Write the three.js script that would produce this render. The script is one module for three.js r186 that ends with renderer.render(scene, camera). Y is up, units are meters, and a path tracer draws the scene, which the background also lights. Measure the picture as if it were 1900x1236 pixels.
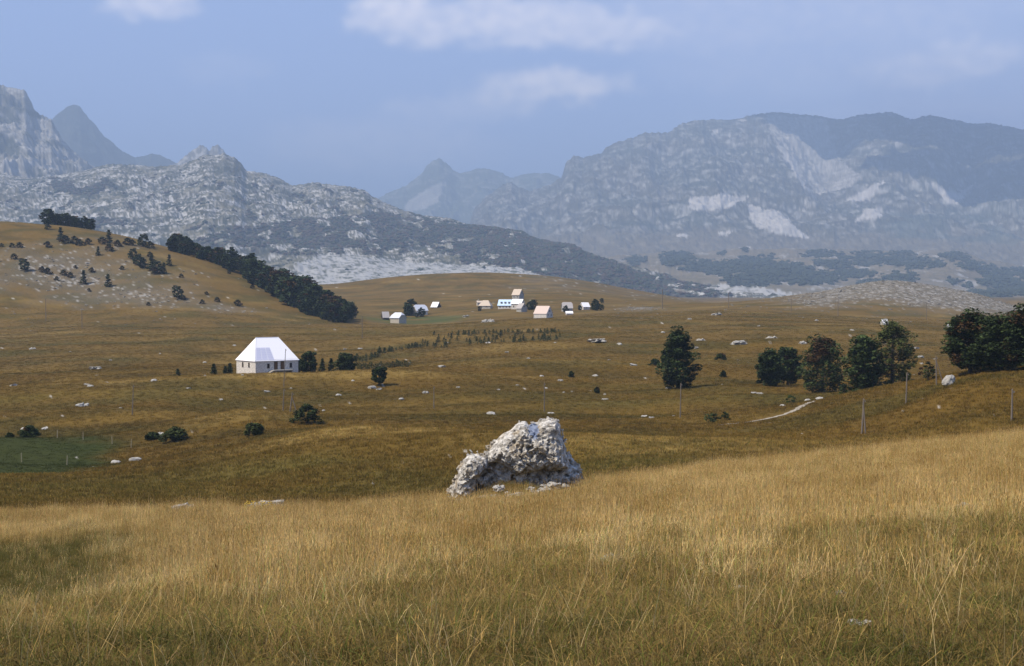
import * as THREE from 'three';
import { MarchingCubes } from 'three/addons/objects/MarchingCubes.js';
import { mergeGeometries, mergeVertices } from 'three/addons/utils/BufferGeometryUtils.js';
import { createNoise2D, createNoise3D } from 'simplex-noise';

// ---------------------------------------------------------------- camera, sky, sun, exposure
const W = 1900, H = 1236, F = 2639, EYE = 1.65, PITCH = Math.atan(73 / F);
const scene = new THREE.Scene();
const camera = new THREE.PerspectiveCamera(2 * Math.atan(H / 2 / F) * 180 / Math.PI, W / H, 0.1, 45000);
camera.position.set(0, EYE, 0);
camera.rotation.x = -PITCH;
const renderer = new THREE.WebGLRenderer({ antialias: true });
renderer.setSize(1024, 666);
renderer.toneMapping = THREE.LinearToneMapping;
renderer.toneMappingExposure = 1.5;
renderer.shadowMap.enabled = true;

const SUN = new THREE.Vector3(-0.52, 0.80, 0.28).normalize();
const sun = new THREE.DirectionalLight(0xfff1dc, 4.4);
sun.position.copy(SUN).multiplyScalar(6000); sun.position.z -= 1500;
sun.target.position.set(0, 0, -1500);
sun.castShadow = true; sun.shadow.radius = 1;
Object.assign(sun.shadow.camera, { left: -3000, right: 3000, top: 3000, bottom: -3000, near: 10, far: 14000 });
sun.shadow.mapSize.set(4096, 4096);
scene.add(sun, sun.target);
scene.fog = new THREE.FogExp2(new THREE.Color().setRGB(0.53, 0.72, 1.0), 1.25e-4);

// ---------------------------------------------------------------- seeded randomness and noise
function rng(seed) { let a = seed | 0; return () => { a = (a + 0x6d2b79f5) | 0; let t = Math.imul(a ^ (a >>> 15), 1 | a); t = (t + Math.imul(t ^ (t >>> 7), 61 | t)) ^ t; return ((t ^ (t >>> 14)) >>> 0) / 4294967296; }; }
const n2 = createNoise2D(rng(11)), n3 = createNoise3D(rng(12));
const clamp = (x, a = 0, b = 1) => Math.min(b, Math.max(a, x));
const lerp = (a, b, t) => a + (b - a) * t;
const sst = (a, b, x) => { const t = clamp((x - a) / (b - a)); return t * t * (3 - 2 * t); };
function fbm(x, y, o = 4, g = 0.5) { let s = 0, a = 1, m = 0; for (let i = 0; i < o; i++) { s += a * n2(x + i * 17.3, y - i * 9.1); m += a; a *= g; x *= 2.03; y *= 2.03; } return s / m; }
function ridged(x, y, o = 4, g = 0.5) { let s = 0, a = 1, m = 0; for (let i = 0; i < o; i++) { const v = 1 - Math.abs(n2(x + i * 31.7, y + i * 5.3)); s += a * v * v; m += a; a *= g; x *= 2.07; y *= 2.07; } return s / m; }
const mixc = (a, b, t) => [lerp(a[0], b[0], t), lerp(a[1], b[1], t), lerp(a[2], b[2], t)];

// sky: pale hazy blue with soft, thin summer clouds
{
  const SW = 2048, SH = 1024, data = new Float32Array(SW * SH * 4);
  const spots = [[285, 8, 75, 26, 0.75], [735, 25, 70, 34, 0.95], [800, 45, 110, 36, 0.8], [960, 40, 170, 40, 0.8], [1120, 55, 130, 34, 0.7], [1035, 160, 110, 26, 0.85], [940, 175, 80, 22, 0.6], [850, 205, 130, 22, 0.3],
    [700, 270, 190, 45, 0.28], [1330, 45, 220, 60, 0.3], [1600, 35, 260, 50, 0.3], [1800, 110, 90, 34, 0.55], [1700, 135, 110, 34, 0.45], [1500, 130, 260, 50, 0.2], [420, 130, 80, 26, 0.12]];
  for (let j = 0; j < SH; j++) for (let i = 0; i < SW; i++) {
    const v = (j + 0.5) / SH, u = (i + 0.5) / SW, el = (v - 0.5) * Math.PI, az = (u - 0.25) * 2 * Math.PI;
    const e = clamp(Math.sin(el)), up = Math.pow(e, 0.55);
    let c = mixc([0.44, 0.575, 0.92], [0.075, 0.16, 0.40], up);
    let k = 0;
    if (el > -0.02) {
      const dx = Math.atan2(Math.sin(az), Math.cos(az));
      const q = 1 / (Math.tan(Math.max(el, 0.03)) + 0.12), X = Math.sin(az) * q, Z = Math.cos(az) * q;
      const soft = fbm(X * 0.9 + 3, Z * 0.9 - 1, 5, 0.55);
      k = sst(0.1, 0.75, soft) * 0.5;
      if (Math.abs(dx) < 0.6 && el < 0.5) {
        const px = 950 + F * Math.tan(dx), py = 545 - F * Math.tan(el) / Math.cos(dx);
        const wx = px + 48 * fbm(px / 110, py / 55, 5, 0.6), wy = py + 24 * fbm(px / 80 + 40, py / 40 + 7, 5, 0.6);
        let s = 0;
        for (const [cx, cy, rx, ry, a] of spots) { const d = ((wx - cx) / rx) ** 2 + ((wy - cy) / ry) ** 2; if (d < 4) s = Math.max(s, a * (1 - sst(0.1, 2.2, d)) * (0.8 + 0.5 * fbm(px / 60, py / 30, 5, 0.6))); }
        const inside = sst(0.6, 0.45, Math.abs(dx)) * sst(0.5, 0.3, el);
        const veil = 0.22 * sst(1150, 1650, px) * (0.7 + 0.5 * fbm(px / 300, py / 90, 4));
        k = lerp(k, Math.max(s, veil), inside);
      }
    }
    const cl = [0.86, 0.83, 0.92];
    c = mixc(c, cl, clamp(k));
    if (el < 0) c = mixc(c, [0.26, 0.22, 0.16], sst(0, -0.12, el));
    data.set([c[0], c[1], c[2], 1], (j * SW + i) * 4);
  }
  const t = new THREE.DataTexture(data, SW, SH, THREE.RGBAFormat, THREE.FloatType);
  t.mapping = THREE.EquirectangularReflectionMapping; t.magFilter = THREE.LinearFilter; t.needsUpdate = true;
  scene.background = t; scene.environment = t;
}

// ---------------------------------------------------------------- helpers: names, labels, meshes
const taken = new Map();
function numbered(n) { const k = taken.get(n) || 0; taken.set(n, k + 1); return k ? `${n}_${String(k).padStart(3, '0')}` : n; }
const shade = (o) => { o.traverse((m) => { if (m.isMesh) { m.castShadow = true; m.receiveShadow = true; } }); return o; };
function tag(o, label, category, group, kind) { if (label) o.userData.label = label; if (category) o.userData.category = category; if (group) o.userData.group = group; if (kind) o.userData.kind = kind; return o; }
function thing(name, label, category, group) { const o = new THREE.Group(); o.name = numbered(name); scene.add(o); return tag(o, label, category, group); }
function part(name, geo, mat, parent) { const m = new THREE.Mesh(geo, mat); m.name = name; m.castShadow = m.receiveShadow = true; parent.add(m); return m; }
function top(name, geo, mat) { const m = new THREE.Mesh(geo, mat); m.name = numbered(name); m.castShadow = m.receiveShadow = true; scene.add(m); return m; }
const std = (o) => new THREE.MeshPhysicalMaterial({ roughness: 0.95, specularIntensity: 0.2, ...o });
const rgb = (r, g, b) => new THREE.Color().setRGB(r, g, b);
function geoOf(pos, idx, col) { const g = new THREE.BufferGeometry(); g.setAttribute('position', new THREE.BufferAttribute(pos instanceof Float32Array ? pos : new Float32Array(pos), 3)); if (col) g.setAttribute('color', new THREE.BufferAttribute(col instanceof Float32Array ? col : new Float32Array(col), 3)); if (idx) g.setIndex(idx instanceof Uint32Array ? new THREE.BufferAttribute(idx, 1) : idx); g.computeVertexNormals(); return g; }

// a pixel row at a distance, as a height above the eye
const relY = (py, D) => D * Math.tan(Math.atan((618 - py) / F) - PITCH);

// ---------------------------------------------------------------- terrain of the valley
const COLS = [0, 150, 300, 450, 600, 750, 900, 1050, 1200, 1350, 1500, 1650, 1800, 1900];
const ROWS = [
  [6, 1250, 1248, 1246, 1244, 1242, 1240, 1238, 1236, 1232, 1228, 1224, 1220, 1215, 1212],
  [9, 1175, 1168, 1162, 1155, 1148, 1142, 1135, 1128, 1120, 1113, 1106, 1100, 1092, 1087],
  [13, 1150, 1128, 1110, 1096, 1084, 1072, 1060, 1050, 1040, 1030, 1020, 1010, 998, 992],
  [18, 1185, 1135, 1072, 1040, 1028, 1018, 1008, 1000, 990, 982, 974, 965, 955, 948],
  [25, 1110, 1085, 1042, 1005, 990, 978, 965, 955, 944, 934, 924, 914, 903, 896],
  [32, 1022, 1010, 994, 977, 966, 955, 942, 928, 914, 901, 888, 877, 866, 859],
  [40, 960, 958, 956, 955, 952, 943, 926, 908, 891, 874, 858, 843, 829, 820],
  [50, 1020, 1020, 1020, 1020, 1016, 994, 978, 957, 916, 890, 866, 850, 835, 825],
  [70, 1073, 1073, 1073, 1073, 1070, 1054, 1035, 1016, 997, 978, 960, 941, 922, 907],
  [100, 946, 946, 946, 946, 946, 946, 935, 925, 910, 895, 880, 862, 842, 832],
  [120, 905, 905, 905, 900, 890, 885, 880, 872, 862, 855, 848, 835, 815, 803],
  [150, 885, 885, 878, 855, 825, 812, 808, 810, 816, 820, 824, 812, 775, 757],
  [180, 868, 866, 850, 823, 799, 799, 803, 808, 812, 812, 800, 765, 705, 692],
  [200, 846, 842, 826, 803, 790, 790, 792, 795, 797, 793, 773, 733, 690, 679],
  [230, 812, 812, 798, 768, 776, 776, 776, 776, 780, 772, 748, 716, 700, 690],
  [260, 776, 772, 769, 772, 764, 761, 757, 755, 752, 740, 735, 722, 712, 705],
  [290, 745, 738, 735, 735, 735, 731, 728, 726, 724, 718, 724, 717, 715, 710],
  [325, 716, 706, 699, 694, 693, 691, 697, 700, 700, 692, 702, 703, 706, 705],
  [360, 714, 704, 696, 692, 690, 683, 678, 676, 676, 672, 677, 686, 695, 695],
  [420, 682, 676, 671, 669, 668, 664, 650, 645, 645, 641, 641, 646, 651, 655],
  [500, 646, 639, 636, 636, 635, 630, 619, 614, 616, 612, 612, 615, 621, 624],
  [600, 624, 615, 611, 611, 610, 608, 598, 590, 593, 592, 595, 602, 609, 612],
  [660, 612, 606, 607, 612, 612, 612, 604, 592, 587, 585, 590, 597, 602, 605],
  [720, 575, 580, 578, 585, 597, 604, 598, 587, 581, 577, 583, 590, 595, 598],
  [800, 500, 510, 512, 534, 574, 596, 582, 577, 574, 569, 563, 556, 571, 584],
  [870, 442, 447, 464, 505, 566, 581, 571, 568, 567, 563, 549, 533, 550, 573],
  [930, 412, 423, 456, 500, 563, 568, 560, 560, 563, 561, 544, 522, 543, 569],
  [1000, 414, 430, 470, 515, 558, 556, 550, 550, 560, 562, 548, 528, 550, 574],
  [1150, 450, 460, 490, 530, 545, 540, 538, 537, 553, 563, 558, 545, 560, 578],
  [1350, 490, 492, 505, 528, 528, 512, 506, 516, 542, 565, 570, 568, 572, 580],
  [1600, 525, 525, 528, 530, 530, 524, 520, 530, 550, 565, 570, 570, 572, 575],
  [2000, 550, 550, 550, 550, 550, 550, 550, 550, 555, 560, 560, 560, 560, 560],
  [21000, 546, 546, 546, 546, 546, 546, 546, 546, 546, 546, 546, 546, 546, 546],
];
const knots = [Math.log(2.4), ...ROWS.map((r) => Math.log(r[0]))];
const profiles = COLS.map((_, c) => {
  const h = [-EYE + 0.02, ...ROWS.map((r) => relY(r[c + 1], r[0]))], n = h.length, d = [], m = [];
  for (let i = 0; i < n - 1; i++) d.push((h[i + 1] - h[i]) / (knots[i + 1] - knots[i]));
  m[0] = d[0]; m[n - 1] = 0;
  for (let i = 1; i < n - 1; i++) { if (d[i - 1] * d[i] <= 0) m[i] = 0; else { const a = knots[i] - knots[i - 1], b = knots[i + 1] - knots[i], w1 = 2 * b + a, w2 = b + 2 * a; m[i] = (w1 + w2) / (w1 / d[i - 1] + w2 / d[i]); } }
  return { h, m };
});
function knotAt(s) { let lo = 0, hi = knots.length - 1; while (hi - lo > 1) { const k = (lo + hi) >> 1; if (knots[k] <= s) lo = k; else hi = k; } return lo; }
function profile(c, i, s) { const { h, m } = profiles[clamp(c, 0, COLS.length - 1)], w = knots[i + 1] - knots[i], t = (s - knots[i]) / w, t2 = t * t, t3 = t2 * t; return h[i] * (2 * t3 - 3 * t2 + 1) + m[i] * w * (t3 - 2 * t2 + t) + h[i + 1] * (3 * t2 - 2 * t3) + m[i + 1] * w * (t3 - t2); }
function broad(px, D) {
  const s = clamp(Math.log(D), knots[0], knots[knots.length - 1] - 1e-6), i = knotAt(s);
  let c = 0; const p = clamp(px, -500, 2400);
  if (p <= 0) return lerp(profile(0, i, s), profile(1, i, s), clamp(p / 150 * 0.6, -1.2, 0));
  if (p >= 1900) return profile(13, i, s) + clamp((p - 1900) / 150, 0, 3) * (profile(13, i, s) - profile(12, i, s)) * 0.5;
  while (COLS[c + 1] < p) c++;
  const t = (p - COLS[c]) / (COLS[c + 1] - COLS[c]), a = profile(c - 1, i, s), b = profile(c, i, s), e = profile(c + 1, i, s), f = profile(c + 2, i, s);
  return 0.5 * (2 * b + (e - a) * t + (2 * a - 5 * b + 4 * e - f) * t * t + (3 * b - a - 3 * e + f) * t * t * t);
}
function groundY(x, z) {
  const a = Math.atan2(x, -z), r = Math.hypot(x, z), ac = clamp(a, -0.5, 0.5), D = Math.max(r * Math.cos(ac), 2.4), px = 950 + F * Math.tan(ac);
  let h = EYE + broad(px, D);
  const far = sst(60, 320, D), mid = sst(45, 110, D);
  h += 0.05 * fbm(x / 1.6, z / 1.6, 3) * (1 - mid) * sst(3, 8, D) + mid * (0.04 * fbm(x / 7, z / 7, 2) + 0.75 * n2(x / 150 + 2, z / 34) * sst(420, 300, D) + 0.3 * fbm(x / 60 + 9, z / 40, 2)) + far * (0.5 * fbm(x / 90 + 5, z / 70, 2) + 1.3 * n2(x / 240 + 3, z / 62) * sst(300, 420, D) * sst(640, 560, D)) * sst(1500, 700, D);
  if (D > 31 && D < 39) h += 0.40 * Math.exp(-(((x + 0.12) / 0.85) ** 2 + ((z + 35.15) / 0.6) ** 2));
  // stony ground is rough
  if (D > 500 && D < 1500) h += 0.45 * stony(px, D, x, z) * ridged(x / 7, z / 7, 2);
  const back = sst(0.6, 2.4, Math.abs(a));
  return back > 0 ? lerp(h, -Math.min(r * 0.02, 60), back) : h;
}
const blob = (px, D, cx, cd, rx, rd) => Math.exp(-(((px - cx) / rx) ** 2 + ((D - cd) / rd) ** 2));
function stony(px, D, x, z) {
  const w = fbm(x / 40, z / 40, 3) * 0.35;
  const leftHill = blob(px, D, 120, 800, 200, 60) + 0.7 * blob(px, D, 300, 755, 110, 26) + 0.6 * blob(px, D, 420, 735, 60, 14) + 0.35 * blob(px, D, 220, 880, 120, 30);
  const rightHill = 1.9 * blob(px, D, 1660, 880, 200, 95) + 1.2 * blob(px, D, 1800, 850, 120, 70) + 0.5 * blob(px, D, 1520, 800, 70, 40);
  const knoll = 1.0 * blob(px, D, 1185, 800, 50, 50);
  const back = 0.55 * sst(950, 1250, D) * sst(880, 1000, px);
  return clamp((leftHill + rightHill + knoll + back) * 0.9 + w - 0.2);
}
// a point on the ground that shows at column px, at distance D
function spot(px, D) {
  const cx = (px - 950) / F; let x = cx * D;
  for (let k = 0; k < 2; k++) { const y = groundY(x, -D) - EYE, cy = Math.tan(Math.atan(y / D) + PITCH); x = cx * D / (Math.cos(PITCH) + cy * Math.sin(PITCH)) ; }
  return new THREE.Vector3(x, groundY(x, -D), -D);
}
const greenField = (px, D, x, z) => sst(0.3, 0.75, blob(px, D, -20, 197, 380, 44) + 0.16 * fbm(x / 14, z / 9, 3)) * sst(260, 170, px + 40 * fbm(z / 12, 3, 2));
const hayField = (px, D) => sst(0.35, 0.7, blob(px, D, 770, 790, 120, 60));
// what grows where, used for the soil sheet and the tufts alike
function meadow(x, z) {
  const D = Math.max(-z, 1), px = 950 + F * x / D;
  const streak = fbm(x / 44, z / 22, 4), patch = fbm(x / 70 + 9, z / 45, 3), fine = fbm(x / 2.1, z / 1.7, 3);
  let c = mixc([0.127, 0.083, 0.022], [0.084, 0.060, 0.016], sst(-0.15, 0.5, streak));
  c = mixc(c, [0.178, 0.123, 0.038], sst(0.05, 0.6, patch) * 0.75);
  c = mixc(c, [0.068, 0.058, 0.016], sst(0.05, 0.5, fbm(x / 60 - 7, z / 40 + 3, 3)) * 0.75);
  // olive hollows, bleached valley brows; slope light and shade painted in too
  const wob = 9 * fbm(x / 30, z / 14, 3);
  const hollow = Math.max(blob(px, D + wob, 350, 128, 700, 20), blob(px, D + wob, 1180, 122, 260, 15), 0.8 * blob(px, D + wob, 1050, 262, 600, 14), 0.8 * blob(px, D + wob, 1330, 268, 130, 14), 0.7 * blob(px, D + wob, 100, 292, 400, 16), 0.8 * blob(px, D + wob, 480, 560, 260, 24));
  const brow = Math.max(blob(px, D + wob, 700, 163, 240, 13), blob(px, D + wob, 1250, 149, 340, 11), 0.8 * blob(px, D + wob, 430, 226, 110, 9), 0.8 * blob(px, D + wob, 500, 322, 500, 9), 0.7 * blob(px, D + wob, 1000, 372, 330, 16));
  const plain = sst(370, 450, D + 55 * fbm(x / 70 + 2, z / 50, 3)), tr = lerp(0.84, 1.0, plain), tg = lerp(0.77, 0.98, plain), tb = lerp(0.46, 0.9, plain);   // the upper plain is toned paler beyond a ragged distance line
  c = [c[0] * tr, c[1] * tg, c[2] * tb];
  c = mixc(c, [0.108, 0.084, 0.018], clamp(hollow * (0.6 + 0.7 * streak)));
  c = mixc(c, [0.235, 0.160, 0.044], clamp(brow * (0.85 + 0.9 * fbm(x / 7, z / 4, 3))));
  const g = greenField(px, D, x, z), hay = hayField(px, D) * sst(-0.2, 0.3, streak + 0.3);
  c = mixc(c, [0.026, 0.037, 0.006], g * 0.92);
  c = mixc(c, [0.06, 0.075, 0.02], hay * 0.8);
  const k = 1 + 0.2 * fine;
  return { c: [c[0] * k, c[1] * k, c[2] * k], green: g };
}
{
  const az = [], A = 0.46, NA = 630;
  for (let i = 0; i <= NA; i++) az.push(-A + 2 * A * i / NA);
  for (let k = 1; k <= 22; k++) { const t = A + (Math.PI - A) * Math.pow(k / 22, 1.5); az.push(t); az.unshift(-t); }
  const rs = [0.02]; for (let r = 0.6; r < 1750; r *= r < 3 ? 1.2 : r < 60 ? 1.016 : r > 640 && r < 1010 ? 1.0032 : 1.0088) rs.push(r); for (let r = 1750; r < 9000; r *= 1.09) rs.push(r); rs.push(13000); rs.push(21000);
  const na = az.length, nr = rs.length, pos = new Float32Array(na * nr * 3), col = new Float32Array(na * nr * 3);
  for (let j = 0; j < nr; j++) for (let i = 0; i < na; i++) {
    const x = rs[j] * Math.sin(az[i]), z = -rs[j] * Math.cos(az[i]), o = (j * na + i) * 3;
    pos[o] = x; pos[o + 1] = groundY(x, z); pos[o + 2] = z;
    const D = Math.max(-z, 1), px = 950 + F * x / D;
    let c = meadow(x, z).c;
    if (D < 60) c = mixc(c, [0.095, 0.068, 0.024], 0.8);
    const s = D > 450 && D < 1700 ? stony(px, D, x, z) : 0;
    if (s > 0.02) {
      const speck = n2(x / 1.8, z / 4.5) * 0.6 + fbm(x / 6, z / 14, 3) * 0.7;
      c = mixc(c, [0.135, 0.125, 0.102], s * 0.8);
      c = mixc(c, [0.30, 0.29, 0.265], sst(0.95 - s * 0.7, 1.15 - s * 0.6, speck + 0.2) * 0.9);
    } else { const v = n2(x / 1.4 + 50, z / 2.6); if (D > 120 && v > 0.925) c = mixc(c, [0.45, 0.43, 0.38], 0.8); }
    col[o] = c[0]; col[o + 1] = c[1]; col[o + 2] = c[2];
  }
  const idx = new Uint32Array((na - 1) * (nr - 1) * 6); let q = 0;
  for (let j = 0; j < nr - 1; j++) for (let i = 0; i < na - 1; i++) { const a = j * na + i, b = a + 1, c = a + na, d = c + 1; idx.set([a, b, c, b, d, c], q); q += 6; }
  tag(top('ground', geoOf(pos, idx, col), std({ vertexColors: true, roughness: 1 })), 'rolling brown and straw coloured meadow falling from the foreground into the valley', 'meadow', null, 'structure');
}
console.log('ground');

// ---------------------------------------------------------------- mountains
function ridgeAt(r, px) { if (px <= r[0][0]) return r[0][1]; for (let i = 1; i < r.length; i++) if (px <= r[i][0]) { const t = (px - r[i - 1][0]) / (r[i][0] - r[i - 1][0]); return lerp(r[i - 1][1], r[i][1], t * t * (3 - 2 * t) * 0.5 + t * 0.5); } return r[r.length - 1][1]; }
const poly = (pts, x, y) => { let inside = false; for (let i = 0, j = pts.length - 1; i < pts.length; j = i++) { const [xi, yi] = pts[i], [xj, yj] = pts[j]; if ((yi > y) !== (yj > y) && x < (xj - xi) * (y - yi) / (yj - yi) + xi) inside = !inside; } return inside; };
const K = 2.4;   // the far ranges lie this much further out than their relief was sketched
function mountain(o) {
  const { ridge, x0, x1, nu, nv, near, far, foot, power = 1.3, jag = 0 } = o;
  const nearAt = typeof near === 'function' ? (p) => near(p) * K : () => near * K, farAt = typeof far === 'function' ? (p) => far(p) * K : () => far * K, footAt = typeof foot === 'function' ? foot : () => foot;
  const surf = (px, v) => {
    const dn = nearAt(px), df = farAt(px), D = lerp(dn, df, v), x = (px - 950) / F * D;
    const yb = relY(footAt(px), dn), yr = relY(ridgeAt(ridge, px) + jag * fbm(px / 9, 3.3, 4), df);
    let y;
    if (v <= 1) { y = lerp(yb, yr, Math.pow(v, power)) + (o.relief ? o.relief(x / K, D / K, px, v) * K : 0) * sst(0, 0.08, v) * sst(1.0, 0.86, v); }
    else y = yr - (v - 1) * (df - dn) * 0.9;
    return [x, EYE + y, -D];
  };
  const rows = []; for (let j = 0; j <= nv; j++) rows.push(j / nv); for (let k = 1; k <= 6; k++) rows.push(1 + k * 0.06);
  const na = nu + 1, nr = rows.length, pos = new Float32Array(na * nr * 3), col = new Float32Array(na * nr * 3);
  for (let j = 0; j < nr; j++) for (let i = 0; i < na; i++) {
    const px = lerp(x0, x1, i / nu), p = surf(px, rows[j]), q = (j * na + i) * 3;
    pos[q] = p[0]; pos[q + 1] = p[1]; pos[q + 2] = p[2];
  }
  for (let j = 0; j < nr; j++) for (let i = 0; i < na; i++) {
    const q = (j * na + i) * 3, x = pos[q], y = pos[q + 1] - EYE, D = -pos[q + 2], px = 950 + F * x / D, py = 618 - F * Math.tan(Math.atan(y / D) + PITCH);
    const a = (Math.min(j + 1, nr - 1) * na + i) * 3, b = (Math.max(j - 1, 0) * na + i) * 3, steep = (pos[a + 1] - pos[b + 1]) / Math.max(1, pos[b + 2] - pos[a + 2]);
    col.set(o.colour(x / K, y / K, D / K, px, py, steep), q);
  }
  const idx = new Uint32Array((na - 1) * (nr - 1) * 6); let t = 0;
  for (let j = 0; j < nr - 1; j++) for (let i = 0; i < na - 1; i++) { const a = j * na + i, b = a + 1, c = a + na, d = c + 1; idx.set([a, b, c, b, d, c], t); t += 6; }
  const m = tag(top(o.name, geoOf(pos, idx, col), std({ vertexColors: true, roughness: 1 })), o.label, 'mountain', null, 'structure');
  m.surf = surf; return m;
}
const LIME = [0.34, 0.335, 0.315], SCREE = [0.47, 0.45, 0.42], TURF = [0.115, 0.105, 0.058], SCRUB = [0.036, 0.042, 0.026];

// the great massif on the right
const screes = [
  [[1270, 384], [1282, 366], [1340, 361], [1388, 366], [1350, 384], [1300, 391]], [[1388, 378], [1420, 388], [1450, 395], [1480, 425], [1510, 445], [1450, 436], [1400, 420], [1388, 398]],
  [[1572, 372], [1592, 356], [1640, 334], [1622, 362], [1598, 376]], [[1586, 412], [1608, 388], [1634, 386], [1632, 404], [1612, 410]],
  [[1716, 330], [1744, 350], [1772, 358], [1806, 336], [1790, 362], [1776, 378], [1748, 372]], [[1440, 270], [1470, 290], [1490, 340], [1510, 358], [1492, 352], [1462, 306]],
  [[1730, 425], [1742, 428], [1752, 446], [1738, 440]], [[1310, 240], [1335, 238], [1325, 250]], [[1365, 222], [1385, 218], [1378, 226]], [[1255, 436], [1275, 436], [1275, 439], [1255, 439]], [[1330, 432], [1360, 428], [1345, 436]], [[1360, 462], [1395, 458], [1380, 466]],
];
const paleWall = [[1420, 212], [1530, 220], [1538, 262], [1560, 300], [1600, 330], [1570, 350], [1520, 360], [1480, 330], [1450, 280], [1430, 250]];
const massif = mountain({
  name: 'mountain', label: 'huge hazy grey limestone massif with pale screes filling the right background',
  ridge: [[700, 480], [840, 455], [868, 420], [882, 385], [905, 362], [938, 340], [948, 338], [962, 348], [985, 354], [1015, 345], [1040, 330], [1052, 298], [1066, 289], [1080, 292], [1112, 286], [1128, 272], [1148, 262], [1172, 256], [1196, 246], [1238, 246], [1262, 230], [1298, 222], [1360, 222], [1400, 212], [1432, 208], [1500, 213], [1555, 222], [1600, 212], [1650, 208], [1688, 221], [1722, 214], [1765, 222], [1800, 229], [1832, 228], [1900, 240], [2050, 262], [2350, 330]],
  x0: 700, x1: 2350, nu: 900, nv: 190, near: 2950, far: (px) => 5100 + 250 * Math.sin(px / 210), foot: 512, power: 1.2, jag: 3,
  relief: (x, D, px, v) => {
    const g = ridged(x / 420 + 2, D / 1300, 4) - 0.45, f = fbm(x / 160, D / 260, 4);
    const spur = 26 * Math.exp(-(((px - 1700) / 75) ** 2)) * sst(0.35, 0.72, v) * sst(1.0, 0.72, v) * 1.3;
    const cwm = -60 * Math.exp(-(((px - 1500 - 40 * v) / 55) ** 2)) * sst(0.25, 0.6, v) * sst(1, 0.8, v);
    const cwm2 = -60 * Math.exp(-(((px - 1790) / 45) ** 2)) * sst(0.25, 0.6, v) * sst(1, 0.8, v);
    const bench = 30 * Math.exp(-(((px - 1330) / 130) ** 2 + ((v - 0.55) / 0.12) ** 2));
    return (g * 62 + f * 22) * sst(0.05, 0.4, v) * sst(1.02, 0.8, v) + spur + cwm + cwm2 + bench + 7 * ridged(x / 48, D / 60, 3) + 3 * fbm(x / 16, D / 16, 2);
  },
  colour: (x, y, D, px, py, steep) => {
    const wx = px + 7 * fbm(x / 90, y / 40, 3), wy = py + 5 * fbm(x / 80 + 9, y / 40, 3);
    const crag = ridged(x / 150, (y + D * 0.3) / 70, 4), grain = n2(x / 14, y / 9) * 0.5 + n2(x / 31, y / 22) * 0.5;
    let c = mixc(TURF, [0.09, 0.096, 0.06], sst(-0.3, 0.5, fbm(x / 300, y / 120, 3)));
    const wq = 26 * fbm(x / 70 + 4, y / 50, 3), fleck = 0.5 + 0.5 * fbm((x + wq + 0.35 * y) / 17, (y + 0.2 * wq) / 46, 4);
    c = mixc([c[0] * 0.62, c[1] * 0.62, c[2] * 0.62], [0.42, 0.415, 0.395], clamp(sst(0.4, 0.86, crag * 0.5 + fleck * 0.5 + 0.14 * grain + 0.1 * sst(0.35, 0.9, steep)) * 0.72));
    c = mixc(c, [0.14, 0.118, 0.075], sst(415, 450, py + 14 * fbm(x / 200, D / 200, 3)) * 0.8);
    if (poly(paleWall, wx, wy)) c = mixc(c, [0.43, 0.415, 0.39], 0.55 + 0.3 * grain);
    if (screes.some((s) => poly(s, wx, wy))) c = mixc(SCREE, LIME, 0.25 + 0.25 * grain);
    const wood = sst(0.2, 0.5, fbm(x / 190 + 3, y / 60, 3) + (px > 1640 ? 0.25 : -0.25)) * sst(375, 400, py) * sst(470, 440, py);
    c = mixc(c, [0.06, 0.075, 0.06], wood * 0.75);
    const k = 1 + 0.4 * grain; return [c[0] * k, c[1] * k, c[2] * k];
  },
});
// pointed peak far behind, in the gap of the valley
mountain({
  name: 'mountain', label: 'distant pale blue pointed peak in the gap between the two ranges',
  ridge: [[560, 420], [690, 372], [735, 352], [752, 345], [778, 326], [796, 304], [806, 297], [816, 294], [830, 304], [842, 316], [852, 321], [872, 317], [890, 312], [905, 313], [930, 320], [948, 330], [985, 321], [1020, 322], [1045, 330], [1150, 350], [1300, 380]],
  x0: 560, x1: 1300, nu: 330, nv: 120, near: 5300, far: 6600, foot: 470, power: 1.15, jag: 2.5,
  relief: (x, D) => 70 * (ridged(x / 420, D / 600, 4) - 0.5) + 18 * fbm(x / 90, D / 100, 3),
  colour: (x, y, D, px, py, steep) => {
    const crag = ridged(x / 170, (y + D * 0.2) / 90, 4) + 0.15 * n2(x / 25, y / 18);
    let c = mixc([0.085, 0.1, 0.06], LIME, sst(0.48, 0.8, crag) * 0.6);
    if (poly([[748, 384], [790, 352], [830, 338], [815, 372], [790, 388], [757, 392]], px + 6 * fbm(x / 80, y / 50, 2), py)) c = mixc(c, SCREE, 0.55);
    return c;
  },
});
// dark cone on the left horizon
mountain({
  name: 'mountain', label: 'dark slate blue cone shaped peak behind the left hand ridge',
  ridge: [[-100, 330], [40, 262], [95, 224], [118, 206], [128, 198], [140, 194], [151, 197], [160, 210], [170, 222], [200, 256], [232, 282], [252, 292], [268, 290], [282, 285], [296, 287], [312, 294], [328, 302], [420, 330], [520, 370]],
  x0: -100, x1: 520, nu: 240, nv: 90, near: 4300, far: 5000, foot: 420, power: 1.1, jag: 1.2,
  relief: (x, D) => 24 * (ridged(x / 300, D / 500, 4) - 0.5) + 10 * fbm(x / 60, D / 90, 3),
  colour: (x, y, D, px, py) => mixc([0.035, 0.045, 0.036], [0.09, 0.09, 0.075], sst(0.1, 0.8, ridged(x / 120, (y + x * 0.6) / 60, 4) + 0.2 * n2(x / 22, y / 15) - 0.3)),
});
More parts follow.
